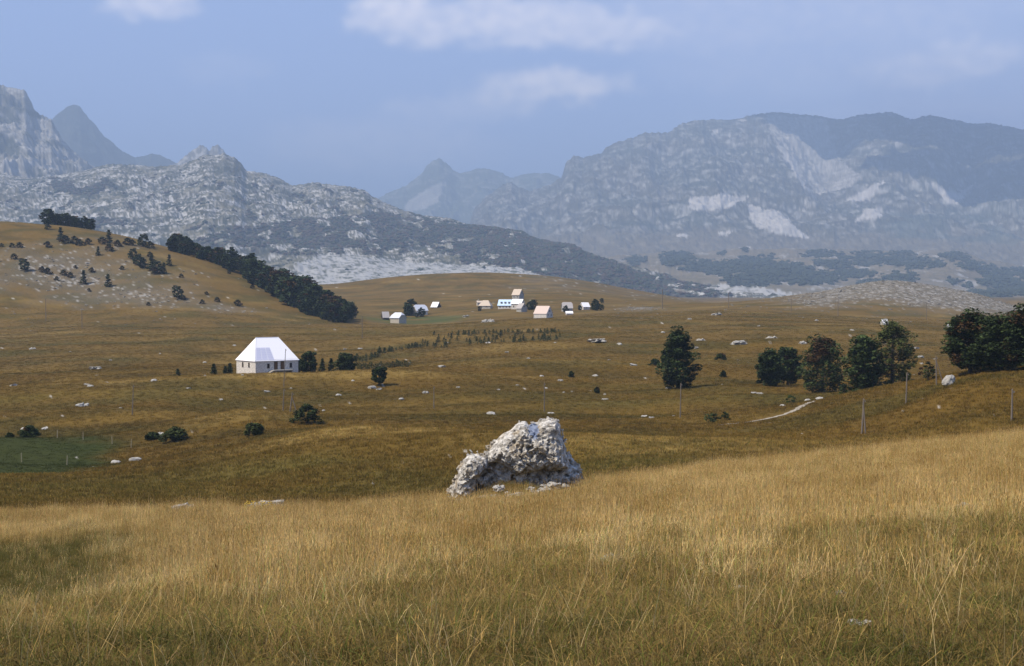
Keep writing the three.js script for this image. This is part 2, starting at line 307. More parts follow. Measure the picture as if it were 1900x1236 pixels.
// small rocky summit behind the karst ridge
mountain({
  name: 'mountain', label: 'small jagged pale summit peeping over the middle of the left ridge',
  ridge: [[260, 330], [325, 305], [345, 290], [360, 277], [374, 270], [384, 272], [390, 280], [397, 270], [408, 269], [414, 276], [425, 292], [440, 310], [500, 340]],
  x0: 260, x1: 500, nu: 130, nv: 50, near: 3400, far: 3900, foot: 400, power: 1.1, jag: 3.5,
  relief: (x, D) => 40 * (ridged(x / 150, D / 400, 4) - 0.5),
  colour: (x, y) => mixc([0.13, 0.125, 0.1], LIME, sst(0.35, 0.7, ridged(x / 60, y / 35, 4))),
});
// high rocky shoulder at the left edge
mountain({
  name: 'mountain', label: 'high craggy grey mountain shoulder at the far left edge',
  ridge: [[-400, 90], [-200, 120], [-60, 150], [0, 156], [24, 162], [50, 168], [60, 186], [68, 206], [82, 214], [98, 220], [108, 240], [120, 262], [140, 282], [158, 296], [170, 306], [230, 345], [330, 390]],
  x0: -400, x1: 330, nu: 440, nv: 230, near: 2300, far: 3300, foot: 425, power: 1.2, jag: 3,
  relief: (x, D, px, v) => 46 * (ridged(x / 210 + 0.6 * v, D / 300, 4) - 0.5) + 13 * fbm(x / 60, D / 60, 4) + 4 * ridged(x / 22, D / 22, 2),
  colour: (x, y, D, px, py) => {
    const dark = fbm((x * 0.9 - y * 0.9) / 150, (y + x * 0.75) / 38, 4), grain = n2(x / 9, y / 6) * 0.5 + n2(x / 22, y / 15) * 0.5;
    let c = mixc([0.22, 0.215, 0.195], LIME, sst(-0.2, 0.5, grain));
    c = mixc(c, [0.12, 0.112, 0.074], sst(-0.1, 0.5, fbm(x / 90 + 4, y / 60, 3)) * 0.7);
    c = mixc(c, SCRUB, sst(0.0, 0.2, dark + 0.3 * grain) * 0.9);
    return [c[0] * (1 + 0.25 * grain), c[1] * (1 + 0.25 * grain), c[2] * (1 + 0.25 * grain)];
  },
});
// karst ridge with woods on its lower slopes
const karstWoods = [[[300, 455], [420, 428], [520, 410], [640, 405], [720, 395], [800, 408], [880, 418], [960, 430], [1060, 455], [1100, 475], [1180, 502], [1330, 540], [1330, 575], [1100, 560], [960, 505], [860, 470], [760, 455], [660, 478], [560, 470], [480, 470], [380, 470]], [[60, 440], [180, 400], [240, 408], [200, 440], [120, 450]], [[100, 326], [160, 345], [205, 332], [214, 348], [150, 364], [95, 345]]];
const pavement = [[545, 490], [600, 472], [650, 470], [700, 478], [760, 486], [850, 490], [960, 496], [1010, 515], [960, 530], [760, 532], [560, 540]];
const inKarstWood = (x, D, px, py) => {
  const wx = px + 16 * fbm(x / 70, D / 110, 3), wy = py + 9 * fbm(x / 60 + 8, D / 90, 3);
  if (poly(pavement, wx, wy)) return 0;
  const open = fbm(x / 55 + 3, D / 120 - 4, 3);
  if (karstWoods.some((p) => poly(p, wx, wy))) return open < (px > 880 ? 0.42 : 0.22) ? 1 : 0;
  return open < -0.5 && py > 330 ? 1 : 0;
};
const karst = mountain({
  name: 'mountain', label: 'long mottled grey karst ridge with dark scrub woods on its lower slope',
  ridge: [[-400, 300], [-150, 318], [0, 322], [60, 330], [100, 326], [150, 318], [205, 304], [250, 306], [290, 309], [335, 306], [362, 296], [385, 286], [402, 288], [416, 284], [436, 292], [447, 302], [460, 317], [495, 322], [512, 328], [545, 344], [562, 342], [585, 338], [610, 342], [650, 346], [675, 352], [695, 366], [720, 378], [752, 391], [790, 400], [830, 404], [872, 416], [915, 420], [960, 427], [1000, 443], [1030, 448], [1062, 453], [1090, 468], [1130, 482], [1180, 498], [1230, 512], [1290, 526], [1350, 542], [1450, 565], [1550, 590]],
  x0: -400, x1: 1500, nu: 900, nv: 210, near: 1420, far: (px) => 2500 - 550 * sst(500, 1200, px), foot: (px) => lerp(535, 560, sst(900, 1300, px)), power: 1.12, jag: 2,
  relief: (x, D, px, v) => { const q = sst(500, 700, px) * sst(1050, 950, px) * sst(0.45, 0.15, v); return (12 * (ridged(x / 260 + 11, D / 260, 3) - 0.5) + 8 * fbm(x / 60, D / 60, 4)) * (1 - 0.75 * q) + 2.6 * ridged(x / 16, D / 18, 3) * (1 - 0.5 * q) + 2 * q * ridged(x / 30 + D / 70, D / 16, 3); },
  colour: (x, y, D, px, py, steep) => {
    const u = x + 0.9 * y, w = y * 2 + D * 0.6 - 0.5 * x, g1 = n2(x / 5, (y * 2 + D) / 6), g2 = fbm(u / 14, w / 15, 3), g3 = fbm(u / 70, w / 60, 3), crop = ridged(u / 48, w / 34, 4);
    let c = mixc([0.075, 0.072, 0.046], [0.44, 0.44, 0.42], sst(0.36, 0.72, crop * 0.62 + g2 * 0.3 + g1 * 0.26 + 0.2));
    c = mixc(c, [0.125, 0.115, 0.068], sst(0.05, 0.5, fbm(x / 120 - 3, (y + D) / 110, 3) + 0.2 * g1) * 0.75);
    c = mixc(c, SCRUB, sst(0.14, 0.3, -g3 * 0.8 - g2 * 0.5 + 0.3 * g1) * 0.95);
    c = mixc(c, SCRUB, sst(0.55, 0.75, Math.exp(-(((px - 425) / 42) ** 2 + ((py - 312) / 22) ** 2)) + 0.3 * g2) * 0.7);
    if (poly(pavement, px + 10 * g3, py + 5 * g2)) c = mixc([0.35, 0.355, 0.345], [0.08, 0.085, 0.062], sst(-0.1, 0.5, fbm(x / 22 + D / 50, D / 14, 4) + 0.3 * g1));
    if (inKarstWood(x, D, px, py)) c = mixc(c, [0.042, 0.038, 0.03], 0.85);
    return c;
  },
});
// low hills with groves in front of the massif
const groveSpots = [[1180, 484, 22, 9], [1255, 480, 34, 14], [1300, 494, 40, 12], [1345, 498, 45, 14], [1400, 492, 50, 18], [1450, 505, 60, 20], [1395, 520, 60, 12], [1500, 516, 60, 14], [1560, 475, 9, 7], [1500, 470, 8, 5], [1520, 471, 35, 7], [1545, 490, 45, 10], [1610, 480, 42, 14], [1585, 508, 40, 10], [1672, 480, 30, 16], [1695, 492, 20, 10], [1715, 488, 26, 12], [1735, 490, 16, 9], [1770, 476, 30, 9], [1800, 492, 28, 10], [1830, 500, 20, 10], [1670, 516, 36, 10], [1770, 522, 14, 7], [1795, 530, 10, 6], [1850, 520, 36, 14], [1880, 535, 50, 16], [1840, 545, 40, 10], [1885, 505, 40, 9], [1620, 525, 30, 6], [1950, 520, 60, 30], [1340, 470, 8, 4], [1382, 465, 6, 5], [1432, 473, 7, 4]];
const inGrove = (px, py, x, D) => { const w = 0.95 * fbm(x / 22, D / 34, 3); return groveSpots.findIndex(([cx, cy, rx, ry]) => ((px - cx) / rx) ** 2 + ((py - cy) / ry) ** 2 + w < 0.85); };
const lowHills = mountain({
  name: 'hill', label: 'low hazy tan hills dotted with dark groves below the great massif',
  ridge: [[950, 520], [1080, 490], [1150, 476], [1200, 470], [1240, 466], [1300, 468], [1370, 460], [1440, 464], [1500, 464], [1560, 462], [1620, 466], [1690, 466], [1740, 463], [1790, 472], [1840, 484], [1900, 492], [2050, 500], [2350, 510]],
  x0: 950, x1: 2350, nu: 600, nv: 130, near: 1500, far: 2750, foot: 572, power: 1.0, jag: 1.5,
  relief: (x, D) => 14 * fbm(x / 190, D / 240, 3) + 2.4 * ridged(x / 40, D / 40, 3),
  colour: (x, y, D, px, py) => {
    const g1 = n2(x / 6, D / 9), g2 = fbm(x / 24, D / 30, 3);
    let c = mixc([0.165, 0.138, 0.09], [0.12, 0.105, 0.064], sst(-0.3, 0.5, g2));
    c = mixc(c, LIME, sst(0.25, 0.6, fbm(x / 80 + 5, D / 90, 3) + 0.35 * g2 + 0.2 * g1) * 0.85);
    if (poly([[1230, 556], [1300, 530], [1350, 524], [1420, 534], [1480, 545], [1460, 580], [1240, 580]], px + 10 * g2, py + 4 * g1)) c = mixc([0.36, 0.36, 0.345], [0.12, 0.12, 0.09], sst(0.0, 0.45, g2 + 0.3 * g1));
    if (inGrove(px, py, x, D) >= 0) c = [0.042, 0.045, 0.03];
    return c;
  },
});
console.log('mountains');

// a summer cloud out of the picture, high above the massif: its shadow lies on the far right wall
{
  const gs = [], r = rng(77);
  for (let i = 0; i < 90; i++) {
    const u = r() * 2 - 1, w = r() * 2 - 1; if (u * u + w * w > 1) continue;
    const s = 110 + 150 * r() * (1 - 0.6 * (u * u + w * w)), g = new THREE.IcosahedronGeometry(s, 3), p = g.attributes.position;
    for (let k = 0; k < p.count; k++) { const x = p.getX(k), y = p.getY(k), z = p.getZ(k), d = 1 + 0.22 * n3(x / 90 + i, y / 90, z / 90); p.setXYZ(k, x * d * 1.3, Math.max(y, -60) * d * 0.8, z * d * 1.3); }
    g.translate(u * 560, 60 * r(), w * 560); gs.push(g);
  }
  const g = mergeGeometries(gs); g.computeVertexNormals();
  const cm = std({ color: 0xffffff, roughness: 1 }), m = top('cloud', g, cm); m.position.set(2150, 4200, -11300); m.scale.set(2.6, 1.5, 2.0);
  tag(m, 'white fair weather cloud shading the top of the massif', 'cloud', null, 'structure');
  const n = top('cloud', g, cm); n.position.set(1600, 4200, -9086); n.rotation.y = 1.2; n.scale.set(1.2, 1.4, 1.6);
  tag(n, 'smaller white cloud shading the right foot of the massif', 'cloud', null, 'structure');
}

// ---------------------------------------------------------------- trees
const leafMat = std({ vertexColors: true, roughness: 0.75 }), barkMat = std({ color: rgb(0.10, 0.085, 0.07) });
function tube(a, b, ra, rb, seg = 6) {
  const d = new THREE.Vector3().subVectors(b, a), l = d.length(), g = new THREE.CylinderGeometry(rb, ra, l, seg, 1, true);
  g.translate(0, l / 2, 0); g.applyQuaternion(new THREE.Quaternion().setFromUnitVectors(new THREE.Vector3(0, 1, 0), d.normalize())); g.translate(a.x, a.y, a.z); return g;
}
// kind: shape of the crown by height t 0..1
const SHAPES = {
  column: (t) => (0.6 + 0.4 * Math.sin(Math.PI * clamp(t * 0.9 + 0.12))) * Math.sqrt(Math.max(0.05, 1 - Math.pow(t, 5))),
  broad: (t) => Math.pow(Math.sin(Math.PI * clamp(0.06 + t * 0.86)), 0.55) * (1 - 0.45 * t),
  round: (t) => Math.pow(Math.sin(Math.PI * clamp(0.1 + 0.86 * t)), 0.6),
  cone: (t) => Math.max(0.06, 1 - t) * (0.75 + 0.25 * Math.abs(Math.sin(t * 22))),
  bush: (t) => Math.sqrt(Math.max(0.02, 1 - t * t)),
};
function treeGeo({ h, w, shape, seed, clumps, leaves, leaf, bare = 0.12, red = 0, green = [0.036, 0.054, 0.017], thin = 0 }) {
  const r = rng(seed), prof = SHAPES[shape], y0 = h * bare, trunk = [], pos = [], col = [];
  const topP = new THREE.Vector3((r() - 0.5) * 0.06 * h, h * 0.93, (r() - 0.5) * 0.06 * h), midP = new THREE.Vector3((r() - 0.5) * 0.05 * h, h * 0.45, (r() - 0.5) * 0.05 * h), rt = h * 0.026 + 0.03;
  if (shape !== 'bush') { trunk.push(tube(new THREE.Vector3(0, -0.3, 0), new THREE.Vector3(midP.x * 0.4, h * 0.1, midP.z * 0.4), rt * 1.5, rt, 8), tube(new THREE.Vector3(midP.x * 0.4, h * 0.1, midP.z * 0.4), midP, rt, rt * 0.7, 8), tube(midP, topP, rt * 0.7, rt * 0.12)); }
  else for (let i = 0; i < 5; i++) trunk.push(tube(new THREE.Vector3(0, -0.2, 0), new THREE.Vector3((r() - 0.5) * w * 0.6, h * 0.6, (r() - 0.5) * w * 0.6), rt * 0.6, rt * 0.2, 5));
  for (let c = 0; c < clumps; c++) {
    const t = shape === 'cone' ? (c + r()) / clumps : Math.pow((c + r()) / clumps, 0.9), R = prof(t) * w / 2, a = c * 2.39996 + r() * 0.9, rad = R * (0.3 + 0.65 * Math.sqrt(r())) * (0.75 + 0.5 * r());
    const cy = y0 + (h - y0) * t * (shape === 'cone' ? 0.95 : 0.86 + 0.13 * r()), cx = Math.cos(a) * rad + midP.x * t, cz = Math.sin(a) * rad + midP.z * t;
    const cs = shape === 'cone' ? w * 0.13 * (1.2 - t) + 0.08 * w   : w * (0.085 + 0.12 * r()), ch = cs * (shape === 'cone' ? 0.35 : 0.62), tone = 0.7 + 0.6 * r(), isRed = r() < red * (0.1 + t * 1.1);
    if (shape !== 'bush' && c % 2 === 0) { const s = clamp(t * 0.8 + 0.08) , q = s < 0.5 ? new THREE.Vector3().lerpVectors(new THREE.Vector3(midP.x * 0.4, h * 0.1, midP.z * 0.4), midP, s * 2) : new THREE.Vector3().lerpVectors(midP, topP, (s - 0.5) * 1.8); q.y = Math.min(q.y, cy); trunk.push(tube(q, new THREE.Vector3(cx, cy, cz), rt * 0.3 * (1.1 - t), rt * 0.06, 4)); }
    const base = isRed ? [0.07, 0.04, 0.016] : green;
    for (let k = 0; k < leaves; k++) {
      let x = r() * 2 - 1, y = r() * 2 - 1, z = r() * 2 - 1; const l = Math.hypot(x, y, z) || 1; if (l > 1) { x /= l; y /= l; z /= l; }
      if (thin && r() < thin) continue;
      const px = cx + x * cs, py = Math.max(0.02, cy + y * ch), pz = cz + z * cs, s = leaf * (0.6 + 0.8 * r());
      const ang = r() * 6.283, tilt = (r() - 0.5) * 2.2, ux = Math.cos(ang), uz = Math.sin(ang), vx = -uz * Math.cos(tilt), vz = ux * Math.cos(tilt), vy = Math.sin(tilt);
      pos.push(px + ux * s, py, pz + uz * s, px - ux * s * 0.7 + vx * s * 0.6, py + vy * s * 0.6, pz - uz * s * 0.7 + vz * s * 0.6, px - ux * s * 0.5 - vx * s * 0.7, py - vy * s * 0.7 - 0.1 * s, pz - uz * s * 0.5 - vz * s * 0.7);
      const v = tone * (0.75 + 0.5 * r()); for (let q = 0; q < 3; q++) col.push(base[0] * v, base[1] * v, base[2] * v);
    }
  }
  return { crown: geoOf(pos, null, col), trunk: mergeGeometries(trunk) };
}
const treeCache = new Map();
function plant(name, label, category, group, spec, px, D, scale = 1, turn = 0, sy = 1) {
  const key = JSON.stringify(spec); if (!treeCache.has(key)) treeCache.set(key, treeGeo(spec));
  const g = treeCache.get(key), o = thing(name, label, category, group), p = spot(px, D);
  o.position.copy(p); o.rotation.y = turn; o.scale.set(scale, scale * sy, scale);
  part(spec.shape === 'bush' ? 'stems' : 'trunk', g.trunk, barkMat, o); part('crown', g.crown, leafMat, o);
  return o;
}
const m2 = (px, D) => px * D / F;     // width in metres of px columns at distance D
// the beeches of the middle distance
plant('broadleaf_tree', 'tall dense columnar tree standing alone right of centre with its own shadow', 'tree', 'trees of the middle distance', { h: 12.2, w: 7.0, shape: 'column', seed: 3, clumps: 90, leaves: 190, leaf: 0.25, bare: 0.03 }, 1258, 288);
plant('broadleaf_tree', 'low bushy left tree of the joined pair right of the columnar tree', 'tree', 'trees of the middle distance', { h: 7.6, w: 6.2, shape: 'broad', seed: 8, clumps: 64, leaves: 180, leaf: 0.25, bare: 0.03 }, 1428, 288);
plant('broadleaf_tree', 'right tree of the joined pair, slightly taller and set back', 'tree', 'trees of the middle distance', { h: 8.4, w: 5.4, shape: 'round', seed: 9, clumps: 60, leaves: 170, leaf: 0.26, bare: 0.1, red: 0.15 }, 1462, 302);
plant('broadleaf_tree', 'open crowned pointed tree with gaps between its branches and reddish left side', 'tree', 'trees of the middle distance', { h: 11.2, w: 9.8, shape: 'broad', seed: 14, clumps: 62, leaves: 170, leaf: 0.24, bare: 0.03, red: 0.22 }, 1527, 272);
plant('broadleaf_tree', 'left tree of the tall pair standing at the end of the track', 'tree', 'trees of the middle distance', { h: 9.6, w: 6.4, shape: 'round', seed: 21, clumps: 76, leaves: 180, leaf: 0.23, bare: 0.03, green: [0.042, 0.062, 0.018] }, 1603, 246);
plant('broadleaf_tree', 'right tree of the tall pair, ragged yellow green top with bare twigs', 'tree', 'trees of the middle distance', { h: 12.6, w: 8.0, shape: 'column', seed: 25, clumps: 84, leaves: 150, leaf: 0.21, bare: 0.03, thin: 0.15, green: [0.06, 0.075, 0.02] }, 1655, 250);
plant('broadleaf_tree', 'great dark beech with visible trunk beside the white boulder on the right slope', 'tree', 'beeches on the right hand slope', { h: 8.8, w: 7.6, shape: 'round', seed: 31, clumps: 96, leaves: 220, leaf: 0.2, bare: 0.13, red: 0.28 }, 1800, 201);
plant('broadleaf_tree', 'middle beech of the dark clump cut by the right edge of the picture', 'tree', 'beeches on the right hand slope', { h: 7.9, w: 7.2, shape: 'round', seed: 32, clumps: 84, leaves: 200, leaf: 0.2, bare: 0.1, red: 0.2 }, 1858, 196);
plant('broadleaf_tree', 'rightmost beech of the dark clump, cut off by the picture edge', 'tree', 'beeches on the right hand slope', { h: 9.0, w: 7.6, shape: 'round', seed: 33, clumps: 84, leaves: 200, leaf: 0.2, bare: 0.08, red: 0.1 }, 1908, 192);
plant('shrub', 'brown and green shrub left of the white boulder on the right slope', 'shrub', null, { h: 2.8, w: 2.5, shape: 'bush', seed: 35, clumps: 16, leaves: 60, leaf: 0.15, red: 0.4 }, 1722, 208);
plant('shrub', 'low dark bush at the left foot of the tall tree pair', 'shrub', null, { h: 1.8, w: 2.2, shape: 'bush', seed: 36, clumps: 14, leaves: 55, leaf: 0.15 }, 1566, 240);
plant('shrub', 'small rounded green bush beside the white track', 'shrub', null, { h: 1.5, w: 1.7, shape: 'bush', seed: 37, clumps: 10, leaves: 55, leaf: 0.13, green: [0.05, 0.075, 0.02] }, 1467, 244);
plant('shrub', 'wide low twin bush on the bank below the columnar tree, left one', 'shrub', null, { h: 1.3, w: 2.6, shape: 'bush', seed: 38, clumps: 12, leaves: 55, leaf: 0.14 }, 1322, 213);
plant('shrub', 'smaller right one of the two low bushes on the bank', 'shrub', null, { h: 1.2, w: 1.7, shape: 'bush', seed: 39, clumps: 10, leaves: 55, leaf: 0.13 }, 1346, 216);
// round the big house
const nearHouse = 'trees beside the big house';
plant('broadleaf_tree', 'dark round tree close to the right wall of the big white roofed house', 'tree', nearHouse, { h: 5.4, w: 4.2, shape: 'round', seed: 41, clumps: 46, leaves: 130, leaf: 0.25, bare: 0.02 }, 572, 340);
plant('conifer_tree', 'left of two small conifers between the round trees by the house', 'tree', nearHouse, { h: 3.7, w: 2.0, shape: 'cone', seed: 42, clumps: 26, leaves: 40, leaf: 0.2, bare: 0.03 }, 598, 340);
plant('conifer_tree', 'right of two small conifers between the round trees by the house', 'tree', nearHouse, { h: 3.8, w: 2.1, shape: 'cone', seed: 43, clumps: 26, leaves: 40, leaf: 0.2, bare: 0.03 }, 614, 341);
plant('broadleaf_tree', 'wide dark tree at the right end of the row by the house', 'tree', nearHouse, { h: 4.8, w: 5.0, shape: 'round', seed: 44, clumps: 48, leaves: 130, leaf: 0.25, bare: 0.02 }, 643, 339);
plant('broadleaf_tree', 'lone small round tree with short trunk beside a white rock ledge', 'tree', null, { h: 4.2, w: 3.3, shape: 'round', seed: 45, clumps: 40, leaves: 130, leaf: 0.21, bare: 0.2 }, 703, 303);
plant('conifer_tree', 'little dark conifer just left of the big house', 'tree', nearHouse, { h: 2.8, w: 1.9, shape: 'cone', seed: 46, clumps: 22, leaves: 40, leaf: 0.2 }, 397, 331);
plant('conifer_tree', 'smallest conifer, further left of the big house', 'tree', nearHouse, { h: 1.9, w: 1.4, shape: 'cone', seed: 47, clumps: 18, leaves: 36, leaf: 0.18 }, 330, 334);
for (const [px, D, s, l] of [[418, 346, 0.8, 'young conifer peeping out left behind the big house'], [427, 348, 1.05, 'young conifer touching the left corner of the big house'], [556, 346, 1.3, 'young conifer hugging the right corner of the big house']]) plant('conifer_tree', l, 'tree', nearHouse, { h: 2.8, w: 1.9, shape: 'cone', seed: 46, clumps: 22, leaves: 40, leaf: 0.2 }, px, D, s, px);
// bushes of the valley floor
for (const [px, D, h, w, s, l] of [
  [570, 213, 2.8, 3.9, 51, 'round dark bush on the bank below the leaning poles'], [472, 198, 1.7, 3.2, 52, 'olive bush left of the round dark bush'], [325, 209, 1.9, 3.9, 53, 'spreading green bush beside the stone heap at the green field'],
  [55, 224, 1.8, 3.4, 54, 'dark bush at the end of the white path by the green field'], [18, 226, 0.8, 1.2, 55, 'small bush on the white path at the left edge'], [1060, 322, 1.4, 1.2, 56, 'small dark bush alone on the open slope left of the columnar tree'],
  [1108, 284, 1.2, 1.1, 57, 'tiny bush on the slope below the small dark bush'], [1342, 322, 1.5, 1.3, 58, 'small conifer shaped bush between columnar tree and joined pair'], [1215, 352, 1.7, 2.6, 59, 'low scrub to the left of the columnar tree'], [1338, 372, 1.8, 3.0, 60, 'thin scrub on the slope above right of the columnar tree'], [285, 213, 1.0, 2.2, 61, 'low scrub left of the stone heap']])
  plant('shrub', l, 'shrub', null, { h, w, shape: 'bush', seed: s, clumps: 26, leaves: 110, leaf: 0.17, red: s % 3 ? 0 : 0.2, green: s === 53 || s === 52 ? [0.055, 0.07, 0.02] : [0.038, 0.055, 0.017] }, px, D);
// left hill: wood along the ridge, single trees and bushes on the stony slope
const wood = [1, 2, 3, 4, 5].map((k) => ({ h: 10, w: 8.4, shape: k === 5 ? 'broad' : 'round', seed: 60 + k, clumps: 30, leaves: 66, leaf: 0.6, bare: 0.03, red: k === 4 ? 0.3 : 0.04, green: [[0.030, 0.046, 0.015], [0.040, 0.058, 0.018], [0.026, 0.040, 0.014], [0.042, 0.054, 0.018], [0.034, 0.054, 0.018]][k - 1] }));
{
  const r = rng(5);
  const line = [[318, 905, 452], [350, 900, 0], [400, 890, 0], [450, 870, 0], [500, 830, 0], [540, 800, 0], [580, 775, 0], [620, 752, 0], [650, 738, 0]];
  for (let i = 0; i < 120; i++) {
    const t = i / 120 * (line.length - 1), k = Math.floor(t), f = t - k, px = lerp(line[k][0], line[k + 1][0], f) + (r() - 0.5) * 16, D = lerp(line[k][1], line[k + 1][1], f) + (i % 4 - 1.6) * 15 + (r() - 0.5) * 10;
    plant('broadleaf_tree', 'dark green tree within the dense wood along the left hill ridge', 'tree', 'wood along the left hill ridge', wood[Math.floor(r() * 5)], px, D, (0.58 + 0.6 * r()) * lerp(0.9, 1.35, sst(1.5, 4.5, t)) * lerp(1, 0.72, sst(6, 8, t)), r() * 6.28, 0.9 + 0.2 * r());
  }
  for (let i = 0; i < 13; i++) plant('broadleaf_tree', `dark tree in the row crowning the left hill top, ${['first', 'second', 'third', 'fourth', 'fifth', 'sixth', 'seventh', 'eighth', 'ninth', 'tenth', 'eleventh', 'twelfth', 'thirteenth'][i]} from the left`, 'tree', 'row of trees on the left hill top', wood[i % 4], 90 + i * 6.6 + (r() - 0.5) * 3, 945 + (i % 2) * 12, 0.75 + 0.4 * r() - 0.02 * i, r() * 6.28);
  const hillBush = [[88, 900, 1.25, 'c'], [88, 850, 1.0, 'b'], [112, 868, 1.4, 'c'], [120, 862, 1.3, 'b'], [138, 862, 1.2, 'b'], [148, 858, 1.0, 'b'], [163, 862, 1.0, 'b'], [190, 866, 1.2, 'b'], [202, 872, 1.4, 'c'], [203, 848, 1.1, 'b'], [218, 862, 1.1, 'b'], [236, 872, 1.2, 'b'], [245, 872, 1.0, 'b'], [265, 872, 1.7, 'r'], [278, 868, 1.2, 'b'], [182, 838, 0.9, 'c'], [22, 846, 0.7, 'b'], [36, 846, 0.9, 'b'], [3, 846, 0.6, 'b'], [45, 800, 1.5, 'r'], [26, 822, 0.9, 'b'], [78, 800, 0.9, 'b'], [88, 797, 1.0, 'b'], [118, 796, 0.9, 'b'], [130, 793, 0.8, 'b'], [105, 786, 0.6, 'b'], [140, 812, 0.5, 'b'], [155, 782, 1.3, 'c'], [170, 806, 0.8, 'b'], [200, 776, 1.2, 'c'], [165, 768, 0.5, 'b'], [246, 834, 1.3, 'r'], [256, 822, 1.4, 'r'], [264, 816, 1.3, 'r'], [278, 842, 0.8, 'b'], [281, 812, 1.5, 'c'], [292, 806, 1.5, 'r'], [304, 806, 1.1, 'c'], [286, 803, 1.2, 'b'], [314, 826, 1.1, 'c'], [226, 812, 0.6, 'b'], [330, 752, 1.5, 'r'], [340, 750, 0.7, 'b'], [375, 744, 0.6, 'b'], [403, 752, 0.7, 'b'], [441, 748, 0.9, 'b'], [383, 766, 0.5, 'b'], [336, 800, 0.6, 'b'], [275, 736, 0.5, 'b'], [425, 838, 0.7, 'c'], [468, 806, 0.6, 'b']];
  const spec = { c: { h: 6, w: 3.6, shape: 'cone', seed: 71, clumps: 20, leaves: 28, leaf: 0.42, bare: 0.02, green: [0.030, 0.045, 0.017] }, b: { h: 3.6, w: 4.6, shape: 'bush', seed: 72, clumps: 14, leaves: 36, leaf: 0.42, red: 0.25, green: [0.042, 0.046, 0.019] }, r: { h: 5.0, w: 4.8, shape: 'round', seed: 73, clumps: 16, leaves: 44, leaf: 0.42, bare: 0.04, green: [0.032, 0.048, 0.017] } };
  const word = { c: ['conifer_tree', 'small dark conifer on the stony left hill', 'tree'], b: ['shrub', 'low dark bush on the stony left hill', 'shrub'], r: ['broadleaf_tree', 'rounded dark tree on the stony left hill', 'tree'] };
  const ORD = ['first', 'second', 'third', 'fourth', 'fifth', 'sixth', 'seventh', 'eighth', 'ninth', 'tenth', 'eleventh', 'twelfth', 'thirteenth', 'fourteenth', 'fifteenth', 'sixteenth', 'seventeenth', 'eighteenth', 'nineteenth', 'twentieth'], tens = ['', '', 'twenty', 'thirty'], nth = (i) => i < 20 ? ORD[i] : (i + 1) % 10 ? `${tens[Math.floor((i + 1) / 10)]}-${ORD[(i + 1) % 10 - 1]}` : 'thirtieth';
  const seen = { c: 0, b: 0, r: 0 }; hillBush.sort((p, q) => p[0] - q[0]);
  for (const [px, D, s, k] of hillBush) plant(word[k][0], `${word[k][1]}, ${nth(seen[k]++)} from the left`, word[k][2], k === 'b' ? 'bushes scattered over the left hill' : 'single trees scattered over the left hill', spec[k], px, D, s * (k === 'r' ? 0.95 : 1), px * 1.3);
  // nursery of little conifers in the hollow
  const sap = [1, 2, 3].map((k) => ({ h: 1.9, w: 1.6, shape: 'cone', seed: 80 + k, clumps: 12, leaves: 14, leaf: 0.19, bare: 0.02, thin: 0.2, green: [0.052, 0.066, 0.024] }));
  for (let i = 0; i < 230; i++) {
    const px = 655 + 385 * Math.pow(r(), 0.85), mid = lerp(418, 470, sst(650, 800, px)), D = mid + (r() - 0.5) * (px < 800 ? 16 : 62);
    plant('conifer_sapling', 'little green conifer sapling in the nursery plot behind the big house', 'sapling', 'conifer saplings of the nursery plot', sap[i % 3], px, D, 0.42 + 0.6 * r(), r() * 6);
  }
  for (let i = 0; i < 28; i++) plant('conifer_sapling', 'little conifer sapling in the hedge-like row right of the house trees', 'sapling', 'row of saplings right of the house', sap[i % 3], 664 + i * 3.6, 364 + (r() - 0.5) * 6, 0.6 + 0.45 * r(), r() * 6);
}
// village trees
for (const [px, D, s, k, l] of [[764, 858, 1.0, 0, 'left tree beside the white gabled farmhouse in the hamlet'], [757, 852, 0.75, 1, 'lower tree left of the white gabled farmhouse'], [782, 842, 0.55, 2, 'narrow tree in front of the white gabled farmhouse'], [773, 838, 0.3, 1, 'bush before the white gabled farmhouse'], [983, 822, 0.5, 0, 'dark tree between the white house and the large shed'], [990, 828, 0.6, 3, 'slim tree left of the large shed'], [1104, 800, 0.62, 2, 'dark tree at the right end of the hamlet'], [1106, 790, 0.4, 0, 'low bush below the tree at the right end of the hamlet'], [1116, 792, 0.35, 1, 'rightmost low bush of the hamlet'], [1050, 778, 0.4, 2, 'bush beneath the grey cottage in the hamlet'], [1076, 806, 0.3, 0, 'small bush left of the little white house'], [1117, 925, 0.35, 1, 'flat bush alone on the field above the hamlet'], [890, 838, 0.3, 3, 'scrub below the tan roofed cottage']])
  plant('broadleaf_tree', l, 'tree', 'trees of the hamlet', wood[k], px, D, s, px);
console.log('trees');

